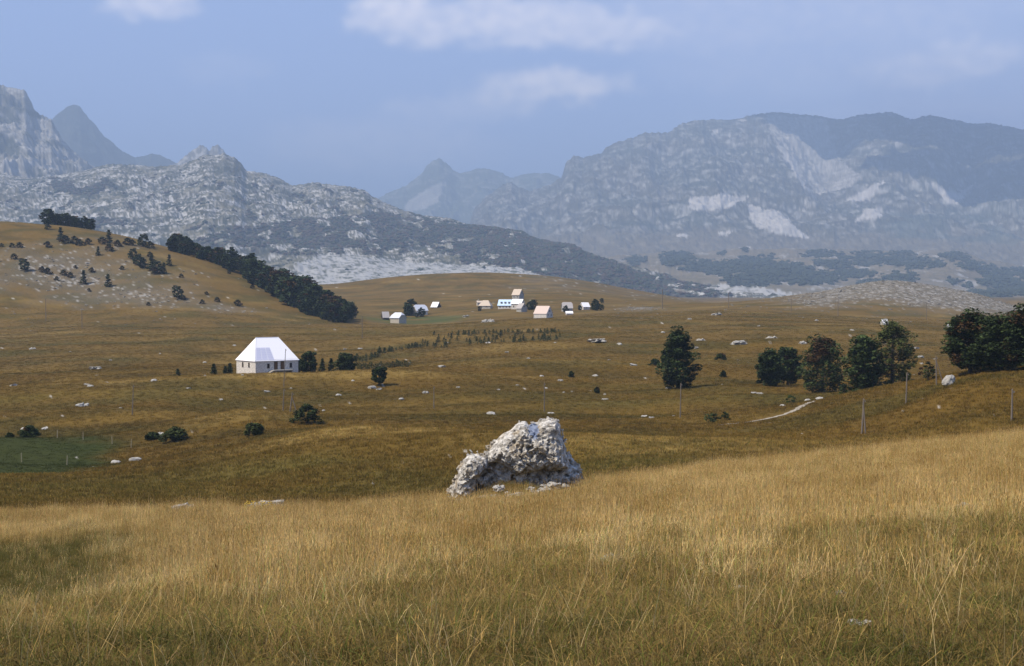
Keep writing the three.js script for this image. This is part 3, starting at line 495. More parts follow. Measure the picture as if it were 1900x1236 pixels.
// far woods: one mass each
const tuftOfTrees = (() => {
  const g = []; for (let k = 0; k < 3; k++) { const s = new THREE.IcosahedronGeometry(1, 1), p = s.attributes.position; for (let i = 0; i < p.count; i++) { const d = 0.85 + 0.3 * n3(p.getX(i) * 1.7 + k * 9, p.getY(i) * 1.7, p.getZ(i) * 1.7); p.setXYZ(i, p.getX(i) * d + [0, 0.7, -0.6][k], p.getY(i) * d * 0.9 + [0.7, 0.5, 0.55][k], p.getZ(i) * d + [0, 0.4, -0.5][k]); } g.push(s); }
  const m = mergeVertices(mergeGeometries(g.map((x) => { x.deleteAttribute('uv'); x.deleteAttribute('normal'); return x; }))); m.computeVertexNormals(); return m;
})();
function instanced(name, geo, mat, list, label, category) {
  const m = new THREE.InstancedMesh(geo, mat, list.length); m.name = numbered(name); m.castShadow = m.receiveShadow = true;
  const o = new THREE.Object3D(), c = new THREE.Color();
  list.forEach(({ p, s, r = 0, tilt = [0, 0], col }, i) => { o.position.set(p[0], p[1], p[2]); o.rotation.set(tilt[0], r, tilt[1]); if (Array.isArray(s)) o.scale.set(...s); else o.scale.setScalar(s); o.updateMatrix(); m.setMatrixAt(i, o.matrix); c.setRGB(col[0], col[1], col[2]); m.setColorAt(i, c); });
  scene.add(m); return tag(m, label, category, null, 'stuff');
}
const farLeaf = std({ color: 0xffffff, roughness: 0.9 });
{
  const r = rng(91), a = [];
  while (a.length < 22000) {
    const px = -60 + 1420 * r(), v = Math.sqrt(r()) * 0.97, p = karst.surf(px, v), py = 618 - F * Math.tan(Math.atan((p[1] - EYE) / -p[2]) + PITCH);
    if (!inKarstWood(p[0] / K, -p[2] / K, px, py) && r() > 0.006) continue;
    const q = 0.75 + 0.6 * r(), brown = r() < 0.45; a.push({ p: [p[0], p[1] - 0.8, p[2]], s: [3.0 + 3.2 * r(), 2.4 + 2.8 * r(), 3.0 + 3.2 * r()], r: r() * 6.28, col: brown ? [0.062 * q, 0.045 * q, 0.034 * q] : [0.036 * q, 0.047 * q, 0.029 * q] });
  }
  instanced('scrub_wood', tuftOfTrees, farLeaf, a, 'dark purple brown scrub wood covering the lower karst slope', 'wood');
  const gs = groveSpots.map(() => []); let n = 0;
  for (let tries = 0; n < 9000 && tries < 260000; tries++) {
    const px = 1100 + 950 * r(), v = r(), p = lowHills.surf(px, v), py = 618 - F * Math.tan(Math.atan((p[1] - EYE) / -p[2]) + PITCH), k = inGrove(px, py, p[0] / K, -p[2] / K);
    if (k < 0) continue; n++;
    const q = 0.8 + 0.5 * r(); gs[k].push({ p: [p[0], p[1] - 0.6, p[2]], s: [3.8 + 3.8 * r(), 3.2 + 3.6 * r(), 3.8 + 3.8 * r()], r: r() * 6.28, col: [0.033 * q, 0.042 * q, 0.028 * q] });
  }
  const all = gs.flat(); instanced('grove', tuftOfTrees, farLeaf, all, 'dark clumped groves scattered over the hazy tan hills', 'grove');
}
console.log('woods');

// ---------------------------------------------------------------- stones
function rockGeo(seed, detail, rough, flat = 0.7, long = 1) {
  const g = mergeVertices((() => { const i = new THREE.IcosahedronGeometry(1, detail); i.deleteAttribute('uv'); i.deleteAttribute('normal'); return i; })()), p = g.attributes.position, col = new Float32Array(p.count * 3);
  for (let i = 0; i < p.count; i++) {
    const x = p.getX(i), y = p.getY(i), z = p.getZ(i), d = 1 + rough * (0.6 * n3(x * 1.1 + seed, y * 1.1, z * 1.1) + 0.35 * (1 - 2 * Math.abs(n3(x * 2.4, y * 2.4 + seed, z * 2.4))) + 0.15 * n3(x * 6, y * 6, z * 6 + seed));
    p.setXYZ(i, x * d * long, Math.max(y, -0.35) * d * flat, z * d); const k = 0.85 + 0.25 * n3(x * 5 + seed, y * 5, z * 5); col.set([0.40 * k, 0.39 * k, 0.355 * k], i * 3);
  }
  g.setAttribute('color', new THREE.BufferAttribute(col, 3)); g.computeVertexNormals(); return g;
}
const stoneMat = std({ vertexColors: true, roughness: 0.95, flatShading: true }), stones = [rockGeo(1, 4, 0.75), rockGeo(5, 4, 0.85, 0.6, 1.3), rockGeo(9, 4, 0.9, 0.5, 1.6)], pebbles = [rockGeo(2, 1, 0.7), rockGeo(6, 1, 0.8, 0.55, 1.4)];
function stone(name, label, group, px, D, s, k = 0, turn = 0, lift = 0) { if (s > 1 && D > 120) s *= 0.52; const small = s < 0.8 && D > 120, m = top(name, (small ? pebbles : stones)[small ? k % 2 : k % 3], stoneMat), p = spot(px, D); m.position.set(p.x, p.y + lift + 0.1 * s, p.z); m.rotation.set(0.15 * Math.sin(px), turn, 0.12 * Math.cos(px)); m.scale.setScalar(s); return tag(m, label, 'stone', group); }
{ const m = stone('limestone_boulder', 'tall pale boulder leaning beside the great beech on the right slope', null, 1760, 186, 0.95, 0, 0.4, 0.2); m.geometry = rockGeo(4, 4, 0.3, 0.9); m.scale.set(0.85, 1.25, 0.7); m.rotation.z = -0.45; }
for (const [px, D, s, k, l] of [[690, 300, 1.5, 2, 'long white rock ledge at the foot of the lone small tree'], [703, 298, 0.5, 1, 'small rock at the right end of the white ledge'], [905, 574, 3.0, 1, 'grey outcrop on the rise before the hamlet'], [1105, 430, 3.2, 2, 'flat pale rock slab left of the columnar tree'], [1300, 432, 1.7, 1, 'white rock above right of the columnar tree'], [1432, 440, 2.2, 1, 'white rock above the joined pair of trees'], [1490, 420, 1.6, 0, 'pale rock between the joined pair and pointed tree'], [1292, 415, 1.2, 1, 'stone just below the white rock right of the columnar tree'], [1370, 420, 2.6, 2, 'flat stony patch above the joined pair'], [1708, 400, 1.5, 2, 'pale stony patch left of the great beech'], [1523, 236, 1.1, 1, 'grey white rock beside the bend of the track'], [1498, 246, 0.5, 0, 'stone at the edge of the track'], [1690, 246, 0.6, 1, 'stone at the foot of the tall pair of trees'], [215, 186, 0.55, 0, 'blue grey block at the edge of the green field'], [250, 186, 0.75, 2, 'pair of pale stones right of the blue grey block'], [45, 244, 0.55, 0, 'white stone behind the dark bush by the path'], [83, 244, 0.5, 1, 'pale stone right of the white stone by the path'], [277, 214, 1.2, 2, 'heap of tan stones by the spreading bush'], [292, 215, 0.8, 1, 'dark stone at the heap by the spreading bush'], [152, 276, 0.8, 1, 'white stone alone on the lower left slope'], [25, 322, 0.6, 1, 'white stone at the left edge of the rise'], [175, 400, 2.4, 2, 'flat scatter of stones in the dark patch on the left'], [865, 790, 2.2, 2, 'grey stone bank in the hay field'], [1330, 660, 3.0, 2, 'long pale ledge on the far meadow']])
  stone(px === 215 ? 'stone_block' : 'limestone_rock', l, null, px, D, s, k, px);
{
  const r = rng(19);
  const list = [[223, 268], [168, 308], [162, 312], [285, 318], [495, 296], [540, 304], [628, 288], [655, 310], [745, 282], [790, 290], [720, 246], [850, 300], [890, 330], [912, 236], [925, 296], [960, 304], [1005, 322], [1013, 300], [1040, 312], [1046, 286], [1062, 288], [1096, 296], [1122, 282], [1105, 330], [1122, 270], [1180, 296], [1240, 290], [1022, 240], [1196, 232], [1250, 232], [1208, 228], [1340, 296], [1398, 276], [1452, 232], [1410, 272], [1150, 424], [1030, 430], [905, 446], [830, 470], [760, 400], [705, 392], [715, 378], [668, 470], [380, 420], [297, 440], [435, 480], [130, 470], [60, 480], [205, 425], [640, 470], [1230, 480], [1408, 520], [1280, 560], [1515, 600], [1580, 500], [1700, 420], [1770, 300], [1765, 430], [1710, 380], [1500, 320], [1575, 330], [410, 284], [350, 300], [600, 260], [480, 252], [450, 320], [380, 326], [660, 330], [1175, 350], [1130, 385], [980, 390], [940, 410], [870, 380], [820, 350]];
  for (const [px, D] of list) stone('field_stone', 'small white stone lying loose on the brown meadow slopes of the valley', 'white stones scattered over the valley meadows', px, D, (0.22 + 0.4 * r()) * (0.6 + D / 600), Math.floor(r() * 3), r() * 6);
  // stone litter of the hill sides, beyond counting
  const a = []; let guard = 0;
  while (a.length < 3600 && guard++ < 200000) {
    const left = r() < 0.5, px = left ? -30 + 640 * r() : 1080 + 860 * r(), D = 640 + 330 * r(), x = (px - 950) / F * D, s = stony(px, D, x, -D);
    if (r() > s * s * 1.1 + 0.012) continue; const q = 0.5 + 0.4 * r(), k = 0.16 + 0.6 * r() * r() * r(); a.push({ p: [x, groundY(x, -D) + 0.05, -D], s: [k * 1.5, k, k * 1.3], r: r() * 6.28, col: [q, q, q] });
  }
  instanced('stone_litter', pebbles[1], stoneMat, a, 'grey limestone litter strewn over the stony hill slopes', 'stones');
}

// the big pitted boulder of the foreground
{
  const D0 = 36, U = D0 / F, RES = 150, half = 2.05, q = 0.5;
  const P = (pts) => pts.map(([x, y]) => [(x - 955) * U, (905 - y) * U]);
  const main = P([[895, 852], [905, 840], [917, 823], [932, 806], [948, 798], [960, 787], [974, 783], [984, 791], [996, 790], [1004, 782], [1018, 778], [1032, 780], [1041, 790], [1041, 808], [1047, 824], [1053, 846], [1056, 866], [1030, 872], [1008, 868], [985, 876], [956, 879], [940, 866], [922, 856], [905, 862]]);
  const chunk = P([[832, 930], [842, 898], [850, 884], [852, 868], [862, 850], [876, 840], [890, 842], [904, 846], [905, 862], [890, 882], [880, 905], [866, 925]]);
  const rightFoot = P([[1030, 900], [1046, 858], [1060, 862], [1072, 867], [1080, 880], [1078, 905]]);
  const foot = P([[838, 940], [850, 895], [880, 870], [925, 850], [1000, 845], [1056, 850], [1064, 880], [1064, 940]]);
  const sd = (pts, x, y) => { let d = 1e9, ins = false; for (let i = 0, j = pts.length - 1; i < pts.length; j = i++) { const [ax, ay] = pts[j], [bx, by] = pts[i], ex = bx - ax, ey = by - ay, t = clamp(((x - ax) * ex + (y - ay) * ey) / (ex * ex + ey * ey)); d = Math.min(d, Math.hypot(x - ax - t * ex, y - ay - t * ey)); if ((by > y) !== (ay > y) && x < (ax - bx) * (y - by) / (ay - by) + bx) ins = !ins; } return ins ? -d : d; };
  const puff = (pts, x, y, z, T, zc, soft) => { const d = sd(pts, x, y); if (d > 0) return Math.hypot(d, Math.max(0, Math.abs(z - zc))) ; const s = clamp(-d / soft), th = T * Math.sqrt(1 - (1 - s) ** 2); return Math.max(Math.abs(z - zc) - th, -0.4) * 0.8; };
  const smin = (a, b, k) => { const h = clamp(0.5 + 0.5 * (b - a) / k); return lerp(b, a, h) - k * h * (1 - h); };
  const mc = new MarchingCubes(RES, new THREE.MeshStandardMaterial(), false, false, 400000); mc.isolation = 0; mc.reset();
  const cy = 0.85;
  for (let k = 0; k < RES; k++) for (let j = 0; j < RES; j++) for (let i = 0; i < RES; i++) {
    const x = (i - RES / 2) / (RES / 2) * half, y = (j - RES / 2) / (RES / 2) * half + cy, z = (k - RES / 2) / (RES / 2) * half;
    let d = 1;
    if (Math.abs(z) < 1.25 && y < 2.0 && y > -0.6) {
      d = puff(main, x, y, z, 0.72, 0.05 - 0.12 * y, 0.42);
      d = smin(d, puff(chunk, x, y, z, 0.42, 0.32, 0.24), 0.05);
      d = smin(d, puff(rightFoot, x, y, z, 0.3, -0.05, 0.2), 0.05);
      d = smin(d, puff(foot, x, y, z, 0.38, -0.26, 0.3), 0.04);
      if (d < 0.35) {
        const w = 0.25 * n3(x * 2, y * 2, z * 2), beds = Math.abs(n3(x * 1.6 + y * 1.2, y * 3.4 - x * 1.0 + w, z * 2.2));
        d += 0.085 * n3(x * 1.9, y * 1.9, z * 1.9 + 3) + 0.06 * (1 - 2 * Math.abs(n3(x * 4.2, y * 4.2, z * 4.2))) * -1 + 0.05 * sst(0.12, 0.0, beds) + 0.05 * n3(x * 8.5, y * 8.5, z * 8.5) + 0.055 * Math.abs(n3(x * 14, y * 14, z * 14)) - 0.02;
      }
    }
    mc.field[i + j * RES + k * RES * RES] = -d;
  }
  mc.update();
  const n = mc.count, g0 = new THREE.BufferGeometry(); g0.setAttribute('position', new THREE.BufferAttribute(mc.positionArray.slice(0, n * 3), 3));
  let g = mergeVertices(g0, 1e-4);
  { // keep the one big body, drop loose crumbs that hang in the air
    const ix = g.index.array, root = new Int32Array(g.attributes.position.count).map((_, i) => i), find = (i) => { while (root[i] !== i) { root[i] = root[root[i]]; i = root[i]; } return i; }, size = new Map(), keep = [];
    for (let t = 0; t < ix.length; t += 3) { const a = find(ix[t]); root[find(ix[t + 1])] = a; root[find(ix[t + 2])] = a; }
    for (let t = 0; t < ix.length; t += 3) { const a = find(ix[t]); size.set(a, (size.get(a) || 0) + 1); }
    const big = [...size.entries()].sort((a, b) => b[1] - a[1])[0][0];
    for (let t = 0; t < ix.length; t += 3) if (find(ix[t]) === big) keep.push(ix[t], ix[t + 1], ix[t + 2]);
    g.setIndex(keep);
  }
  const p = g.attributes.position, col = new Float32Array(p.count * 3);
  for (let i = 0; i < p.count; i++) {
    let x = p.getX(i) * half, y = p.getY(i) * half + cy, z = p.getZ(i) * half;
    const a = n3(x * 5, y * 5, z * 5), b = 0.55 * n3(x * 15, y * 15, z * 15) + 0.6 * n3(x * 30, y * 30, z * 30), e = n3(x * 2 + 9, y * 2, z * 2);
    let c = mixc([0.28, 0.265, 0.235], [0.60, 0.585, 0.54], sst(-0.5, 0.5, a * 0.6 + b * 0.6));
    c = mixc(c, [0.075, 0.068, 0.056], sst(0.1, 0.5, b * 0.8 - a * 0.4 + 0.2 * e) * 0.75);
    c = mixc(c, [0.36, 0.29, 0.19], sst(0.35, 0.75, e + 0.3 * b) * 0.5);
    const bl = Math.hypot(x - (990 - 955) * U, (y - (905 - 797) * U) * 0.8); if (bl < 0.13 + 0.05 * a && z > -0.2) c = mixc(c, [0.12, 0.17, 0.28], 0.8);
    col.set(c, i * 3); p.setXYZ(i, x + 0.008 * b, y + 0.008 * n3(z * 30, x * 30, y * 30), z + 0.008 * a);
  }
  g.setAttribute('color', new THREE.BufferAttribute(col, 3)); g.computeVertexNormals();
  const m = top('limestone_boulder', g, std({ vertexColors: true, roughness: 0.95, flatShading: true })), s = spot(955, D0); m.position.set(s.x, EYE + relY(905, D0), s.z);
  tag(m, 'big craggy pale boulder with a blue painted spot standing in the foreground grass', 'boulder');
  for (const [px, D, sz, k, l] of [[1003, 33.7, 0.16, 1, 'largest loose white stone in front of the big boulder'], [952, 33.4, 0.12, 2, 'flat white stone lying before the big boulder'], [942, 34.2, 0.07, 0, 'small upright stone left below the boulder face'], [925, 34.6, 0.11, 1, 'grey stone in the turf beside the left chunk of the boulder'], [916, 34.0, 0.08, 2, 'thin stone at the foot of the left chunk of the boulder'], [895, 33.9, 0.1, 1, 'pale stone at the front foot of the left chunk'], [968, 33.9, 0.06, 0, 'tiny stone under the overhang of the boulder'], [1022, 34.7, 0.17, 1, 'stone wedged below the right foot of the boulder'], [1048, 34.8, 0.1, 0, 'stone at the right corner of the boulder'], [985, 34.5, 0.09, 1, 'small stone right under the dark overhang'], [855, 33.2, 0.1, 2, 'half hidden stone left of the boulder toe']])
    stone('loose_stone', l, 'loose stones round the big boulder', px, D, sz, k, px, 0.14);
}
for (const [px, D, s, k, l] of [[490, 39.5, 0.3, 2, 'pale rock slab with yellow flowers on the left shoulder'], [476, 39, 0.2, 1, 'smaller slab at the left end of the flowered rock'], [340, 39.8, 0.2, 1, 'white stone on the edge of the left grass shoulder'], [1790, 17, 0.09, 0, 'white stone among the tall grass at right'], [1800, 16.8, 0.06, 2, 'smaller white stone beside the one in tall grass at right'], [1584, 6.8, 0.022, 0, 'left of two white pebbles in the short grass at bottom right'], [1606, 6.7, 0.02, 1, 'right of two white pebbles in the short grass at bottom right'], [1560, 8.6, 0.026, 0, 'pebble above the two white pebbles'], [1132, 13, 0.075, 2, 'flat pinkish stone half buried in the grass at lower centre'], [1375, 9.6, 0.03, 1, 'tiny grey pebble right of the flat stone']])
  stone('meadow_stone', l, null, px, D, s, k, px, D > 30 ? 0.16 : D > 15 ? 0.12 : 0.02);
console.log('stones');

// ---------------------------------------------------------------- track and path
function ribbon(name, pts, width, colour, label) {
  const c = new THREE.CatmullRomCurve3(pts.map(([px, D]) => { const s = spot(px, D); return new THREE.Vector3(s.x, 0, s.z); })), N = 160, pos = [], idx = [], col = [], K = 4;
  for (let i = 0; i <= N; i++) {
    const p = c.getPoint(i / N), t = c.getTangent(i / N), nx = -t.z, nz = t.x, w = width * (0.8 + 0.4 * n2(i / 9, 4)) * Math.min(1, Math.min(i, N - i) / 8 + 0.2);
    for (let k = 0; k <= K; k++) { const s = (k / K - 0.5) * w, x = p.x + nx * s, z = p.z + nz * s; pos.push(x, groundY(x, z) + 0.06, z); const q = 0.85 + 0.3 * n2(x / 0.8, z / 0.8); col.push(colour[0] * q, colour[1] * q, colour[2] * q); }
    if (i < N) for (let k = 0; k < K; k++) { const a = i * (K + 1) + k; idx.push(a, a + K + 1, a + 1, a + 1, a + K + 1, a + K + 2); }
  }
  const m = top(name, geoOf(pos, idx, col), std({ vertexColors: true, side: THREE.DoubleSide })); return tag(m, label, 'track', null, 'structure');
}
ribbon('track', [[1330, 202], [1390, 205], [1440, 209], [1472, 213], [1490, 219], [1508, 227], [1530, 239], [1552, 248]], 1.7, [0.36, 0.32, 0.25], 'pale dirt track climbing to the tall pair of trees');
ribbon('footpath', [[700, 196], [860, 196], [1000, 198], [1130, 199], [1250, 200], [1335, 203]], 0.7, [0.24, 0.185, 0.10], 'faint worn path crossing the valley behind the big boulder');
ribbon('path', [[-120, 229], [-40, 230], [10, 230], [45, 229]], 2.4, [0.42, 0.36, 0.25], 'pale gravel path entering from the left beyond the green field');

// ---------------------------------------------------------------- houses
const whiteMetal = new THREE.MeshStandardMaterial({ color: rgb(0.9, 0.9, 0.92), roughness: 0.45, metalness: 0.0 });
function wash(base, seed) { // blotchy whitewash over stone courses
  const S = 256, d = new Uint8Array(S * S * 4), r = rng(seed);
  for (let j = 0; j < S; j++) for (let i = 0; i < S; i++) { const row = Math.floor(j / 12), q = n2(Math.floor((i + (row % 2) * 11) / 22) * 3.7 + seed, row * 5.1), b = fbm(i / 30 + seed, j / 22, 3), k = 0.86 + 0.14 * q + 0.16 * b - (b < -0.38 ? 0.16 : 0); for (let c = 0; c < 3; c++) d[(j * S + i) * 4 + c] = 255 * Math.pow(clamp(base[c] * k), 1 / 2.2); d[(j * S + i) * 4 + 3] = 255; }
  const t = new THREE.DataTexture(d, S, S); t.colorSpace = THREE.SRGBColorSpace; t.wrapS = t.wrapT = THREE.RepeatWrapping; t.magFilter = THREE.LinearFilter; t.repeat.set(0.25, 0.25); t.needsUpdate = true; return std({ map: t });
}
const wallWhite = wash([0.68, 0.65, 0.6], 3), wallGrey = wash([0.42, 0.41, 0.38], 5), wallStone = wash([0.5, 0.47, 0.41], 7), dark = std({ color: rgb(0.035, 0.03, 0.028) }), timber = std({ color: rgb(0.13, 0.08, 0.045) }), timberDark = std({ color: rgb(0.075, 0.055, 0.042) });
const tin = { white: whiteMetal, silver: new THREE.MeshStandardMaterial({ color: rgb(0.62, 0.65, 0.7), roughness: 0.5, metalness: 0.3 }), tan: std({ color: rgb(0.55, 0.47, 0.38) }), blue: new THREE.MeshStandardMaterial({ color: rgb(0.30, 0.42, 0.58), roughness: 0.5, metalness: 0.2 }), pink: std({ color: rgb(0.6, 0.5, 0.44) }), grey: std({ color: rgb(0.4, 0.38, 0.37) }) };
function quadGeo(quads) { // flat faces with uv in metres
  const pos = [], uv = [];
  for (const q of quads) {
    const [a, b, c, d] = q.map((v) => new THREE.Vector3(...v)), u = new THREE.Vector3().subVectors(b, a), L = u.length(); u.normalize();
    const n = new THREE.Vector3().subVectors(c, a).cross(u).normalize(), w = new THREE.Vector3().crossVectors(u, n).normalize(), to = (p) => { const e = p.clone().sub(a); return [e.dot(u), Math.abs(e.dot(w))]; };
    const tri = d ? [[a, b, c], [a, c, d]] : [[a, b, c]];
    for (const t of tri) for (const p of t) { pos.push(p.x, p.y, p.z); uv.push(...to(p)); }
  }
  const g = new THREE.BufferGeometry(); g.setAttribute('position', new THREE.Float32BufferAttribute(pos, 3)); g.setAttribute('uv', new THREE.Float32BufferAttribute(uv, 2)); g.computeVertexNormals(); return g;
}
const box = (w, h, d, x, y, z) => new THREE.BoxGeometry(w, h, d).translate(x, y, z);
// house in its own frame: front faces +z, length along x. hip: how far in from each end the ridge stops; half: eave height share at which the hip begins
function house({ name = 'house', label, group, px, D, turn, L, Wd, wall, roof, hip = 0, clip = 0, over = 0.35, wallMat, roofMat, openings = [], extra, chimney, sink = 0.6, base, category = 'house' }) {
  const o = thing(name, label, category, group), p = spot(px, D); o.position.set(p.x, base === undefined ? p.y : base, p.z); o.rotation.y = turn;
  const l = L / 2, w = Wd / 2, top_ = wall + roof, yr = top_;
  const faces = [[[-l, -sink, w], [l, -sink, w], [l, wall, w], [-l, wall, w]], [[l, -sink, -w], [-l, -sink, -w], [-l, wall, -w], [l, wall, -w]], [[-l, -sink, -w], [-l, -sink, w], [-l, wall, w], [-l, wall, -w]], [[l, -sink, w], [l, -sink, -w], [l, wall, -w], [l, wall, w]]];
  if (!hip) { const gy = wall + roof * (1 - clip), gz = w * clip; for (const s of [-1, 1]) { const a = [s * l, wall, s * w], b = [s * l, wall, -s * w], c = [s * l, gy, -s * gz], d = [s * l, gy, s * gz]; faces.push(clip ? [a, b, c, d] : [a, b, [s * l, yr, 0]]); } }
  part('wall', quadGeo(faces), wallMat, o);
  // roof planes as thick slabs
  const eave = (s) => wall - roof / w * over * s, eo = w + over, lo = l + over, ey = eave(1), th = 0.12;
  const planes = [];
  const rl = hip ? l - hip : clip ? l - hip : lo, re = hip ? lo : lo;
  if (hip) { const exy = wall - roof / hip * over; const ee = Math.min(ey, exy); planes.push([[-lo, ee, eo], [lo, ee, eo], [rl, yr, 0], [-rl, yr, 0]], [[lo, ee, -eo], [-lo, ee, -eo], [-rl, yr, 0], [rl, yr, 0]], [[-lo, ee, -eo], [-lo, ee, eo], [-rl, yr, 0]], [[lo, ee, eo], [lo, ee, -eo], [rl, yr, 0]]); }
  else if (clip) { const gy = wall + roof * (1 - clip), gz = w * clip, ri = lo - w * clip * 0.9; planes.push([[-lo, ey, eo], [lo, ey, eo], [lo, gy, gz], [-lo, gy, gz]], [[lo, ey, -eo], [-lo, ey, -eo], [-lo, gy, -gz], [lo, gy, -gz]], [[-lo, gy, gz], [lo, gy, gz], [ri, yr, 0], [-ri, yr, 0]], [[lo, gy, -gz], [-lo, gy, -gz], [-ri, yr, 0], [ri, yr, 0]], [[-lo, gy, -gz], [-lo, gy, gz], [-ri, yr, 0]], [[lo, gy, gz], [lo, gy, -gz], [ri, yr, 0]]); }
  else planes.push([[-lo, ey, eo], [lo, ey, eo], [lo, yr, 0], [-lo, yr, 0]], [[lo, ey, -eo], [-lo, ey, -eo], [-lo, yr, 0], [lo, yr, 0]]);
  const upQ = planes.map((q) => q.map(([x, y, z]) => [x, y + th, z])), under = planes.map((q) => q.slice().reverse()), rim = [];
  const e0 = hip || !clip ? planes[0][0][1] : ey; for (const [a, b] of [[[-lo, e0, eo], [lo, e0, eo]], [[lo, e0, -eo], [-lo, e0, -eo]]]) rim.push([a, b, [b[0], b[1] + th, b[2]], [a[0], a[1] + th, a[2]]]);
  if (hip) for (const [a, b] of [[[-lo, e0, -eo], [-lo, e0, eo]], [[lo, e0, eo], [lo, e0, -eo]]]) rim.push([a, b, [b[0], b[1] + th, b[2]], [a[0], a[1] + th, a[2]]]);
  else if (!clip) for (const s of [-1, 1]) for (const t of [-1, 1]) { const a = [s * lo, ey, t * eo], b = [s * lo, yr, 0]; rim.push([a, b, [b[0], b[1] + th, b[2]], [a[0], a[1] + th, a[2]]]); }
  const rf = part('roof', quadGeo([...upQ, ...under, ...rim]), roofMat, o);
  if (chimney) part('chimney', box(0.7, 1.6, 0.7, chimney[0], yr + 0.2, chimney[1]), wallStone, rf);
  // openings: [kind, side, along, bottom, width, height]
  for (const [kind, side, along, y, ww, hh] of openings) {
    const grp = new THREE.Group(); grp.name = kind; o.add(grp); grp.rotation.y = { f: 0, r: Math.PI / 2, b: Math.PI, l: -Math.PI / 2 }[side]; const off = side === 'f' || side === 'b' ? w : l; grp.position.set(side === 'f' ? along : side === 'b' ? -along : side === 'r' ? off : -off, y + hh / 2, side === 'f' ? off : side === 'b' ? -off : side === 'r' ? -along : along);
    if (kind === 'door') { part('leaf', box(ww, hh, 0.06, 0, 0, 0.03), timber, grp); part('frame', mergeGeometries([box(0.1, hh + 0.1, 0.1, -ww / 2 - 0.05, 0.05, 0.05), box(0.1, hh + 0.1, 0.1, ww / 2 + 0.05, 0.05, 0.05), box(ww, 0.1, 0.1, 0, hh / 2 + 0.05, 0.05)]), timberDark, grp); }
    else { part('pane', box(ww, hh, 0.05, 0, 0, 0.02), dark, grp); part('frame', mergeGeometries([box(0.08, hh + 0.16, 0.09, -ww / 2 - 0.04, 0, 0.05), box(0.08, hh + 0.16, 0.09, ww / 2 + 0.04, 0, 0.05), box(ww, 0.08, 0.09, 0, hh / 2 + 0.04, 0.05), box(ww + 0.2, 0.08, 0.14, 0, -hh / 2 - 0.04, 0.07)]), D > 500 ? wallWhite : timberDark, grp); }
  }
  if (extra) extra(o, { l, w, wall, yr, part });
  return o;
}
// the big house with the dazzling roof
house({
  name: 'stone_house', label: 'big stone house with dazzling white hipped roof on the rise at left', px: 496, D: 336, turn: 0.66, base: EYE + relY(692, 331), L: 11.2, Wd: 9.6, wall: 3.1, roof: 4.9, hip: 2.6, over: 0.2, wallMat: wallWhite, roofMat: whiteMetal, sink: 1.6,
  openings: [['window', 'f', -2.3, 1.15, 0.42, 0.95], ['door', 'f', -0.35, 0.75, 0.7, 1.75], ['door', 'f', 1.35, 0.75, 0.7, 1.75], ['window', 'f', 3.6, 1.15, 0.42, 0.95], ['window', 'l', -1.5, 1.35, 0.42, 0.95], ['window', 'l', 1.6, 1.35, 0.42, 0.95]],
  extra: (o, { l, w, wall, yr }) => {
    const t = part('terrace', mergeGeometries([box(5.2, 0.22, 1.5, 1.0, 0.58, w + 0.78), box(0.3, 1.6, 1.3, 3.3, -0.35, w + 0.7), box(0.3, 1.6, 1.3, -1.0, -0.35, w + 0.7)]), wallStone, o);
    for (let k = 0; k < 6; k++) part('step', box(0.36, 0.2, 1.3, -1.8 - k * 0.37, 0.48 - k * 0.2, w + 0.75), wallStone, t);
    // newer sheets patched into the front slope
    const lo = l + 0.2, eo = w + 0.2, ey = wall - 4.9 / 2.6 * 0.2; const g = [];
    const sheet = new THREE.MeshStandardMaterial({ color: rgb(0.70, 0.70, 0.80), roughness: 0.5, metalness: 0.3 }), at = (u, v) => { const x = lerp(lerp(-lo, -(l - 2.6), v), lerp(lo, l - 2.6, v), u); return [x, lerp(ey, yr, v) + 0.135 + 0.02, lerp(eo, 0, v) + 0.02]; };
    for (let r = 0; r < 6; r++) for (let c = 0; c < 3; c++) { const v0 = 0.03 + r * 0.09, v1 = v0 + 0.08, u0 = 0.02 + c * 0.14, u1 = u0 + 0.13; part('roof_sheet', quadGeo([[at(u0, v0), at(u1, v0), at(u1, v1), at(u0, v1)]]), sheet, o); }
    part('roof_seam', mergeGeometries([tube(new THREE.Vector3(-lo, ey + 0.14, eo), new THREE.Vector3(-(l - 2.6), yr + 0.14, 0), 0.06, 0.06, 5), tube(new THREE.Vector3(-(l - 2.6), yr + 0.14, 0), new THREE.Vector3(l - 2.6, yr + 0.14, 0), 0.06, 0.06, 5)]), tin.silver, o);
  },
});
// the hamlet
const ham = 'houses of the hamlet';
house({ label: 'cottage with pale hipped roof at the lower left of the hamlet', group: ham, px: 739, D: 752, turn: -0.7, L: 6.5, Wd: 5.5, wall: 3.0, roof: 2.6, clip: 0.5, wallMat: wallStone, roofMat: tin.silver, openings: [['window', 'l', 0, 2.6, 0.5, 0.6]] });
house({ name: 'hut', label: 'tiny dark hut with steep grey roof left of the lower cottage', group: ham, px: 715, D: 800, turn: 0.3, L: 3.4, Wd: 4, wall: 1.5, roof: 2.9, wallMat: timberDark, roofMat: tin.grey, category: 'hut' });
house({ label: 'white gabled farmhouse half hidden by trees at the left of the hamlet', group: ham, px: 779, D: 856, turn: 0.5, L: 7.5, Wd: 6.5, wall: 3.0, roof: 3.2, clip: 0.35, wallMat: wallWhite, roofMat: tin.silver, openings: [['window', 'f', 2.0, 1.2, 0.7, 0.9], ['window', 'f', -2.0, 1.2, 0.7, 0.9], ['window', 'l', 0, 3.6, 0.7, 0.9]] });
house({ name: 'shed', label: 'low tent shaped shed with bluish roof right of the gabled farmhouse', group: ham, px: 809, D: 905, turn: -0.5, L: 4.2, Wd: 5, wall: 0.6, roof: 2.9, wallMat: timberDark, roofMat: tin.silver, category: 'shed' });
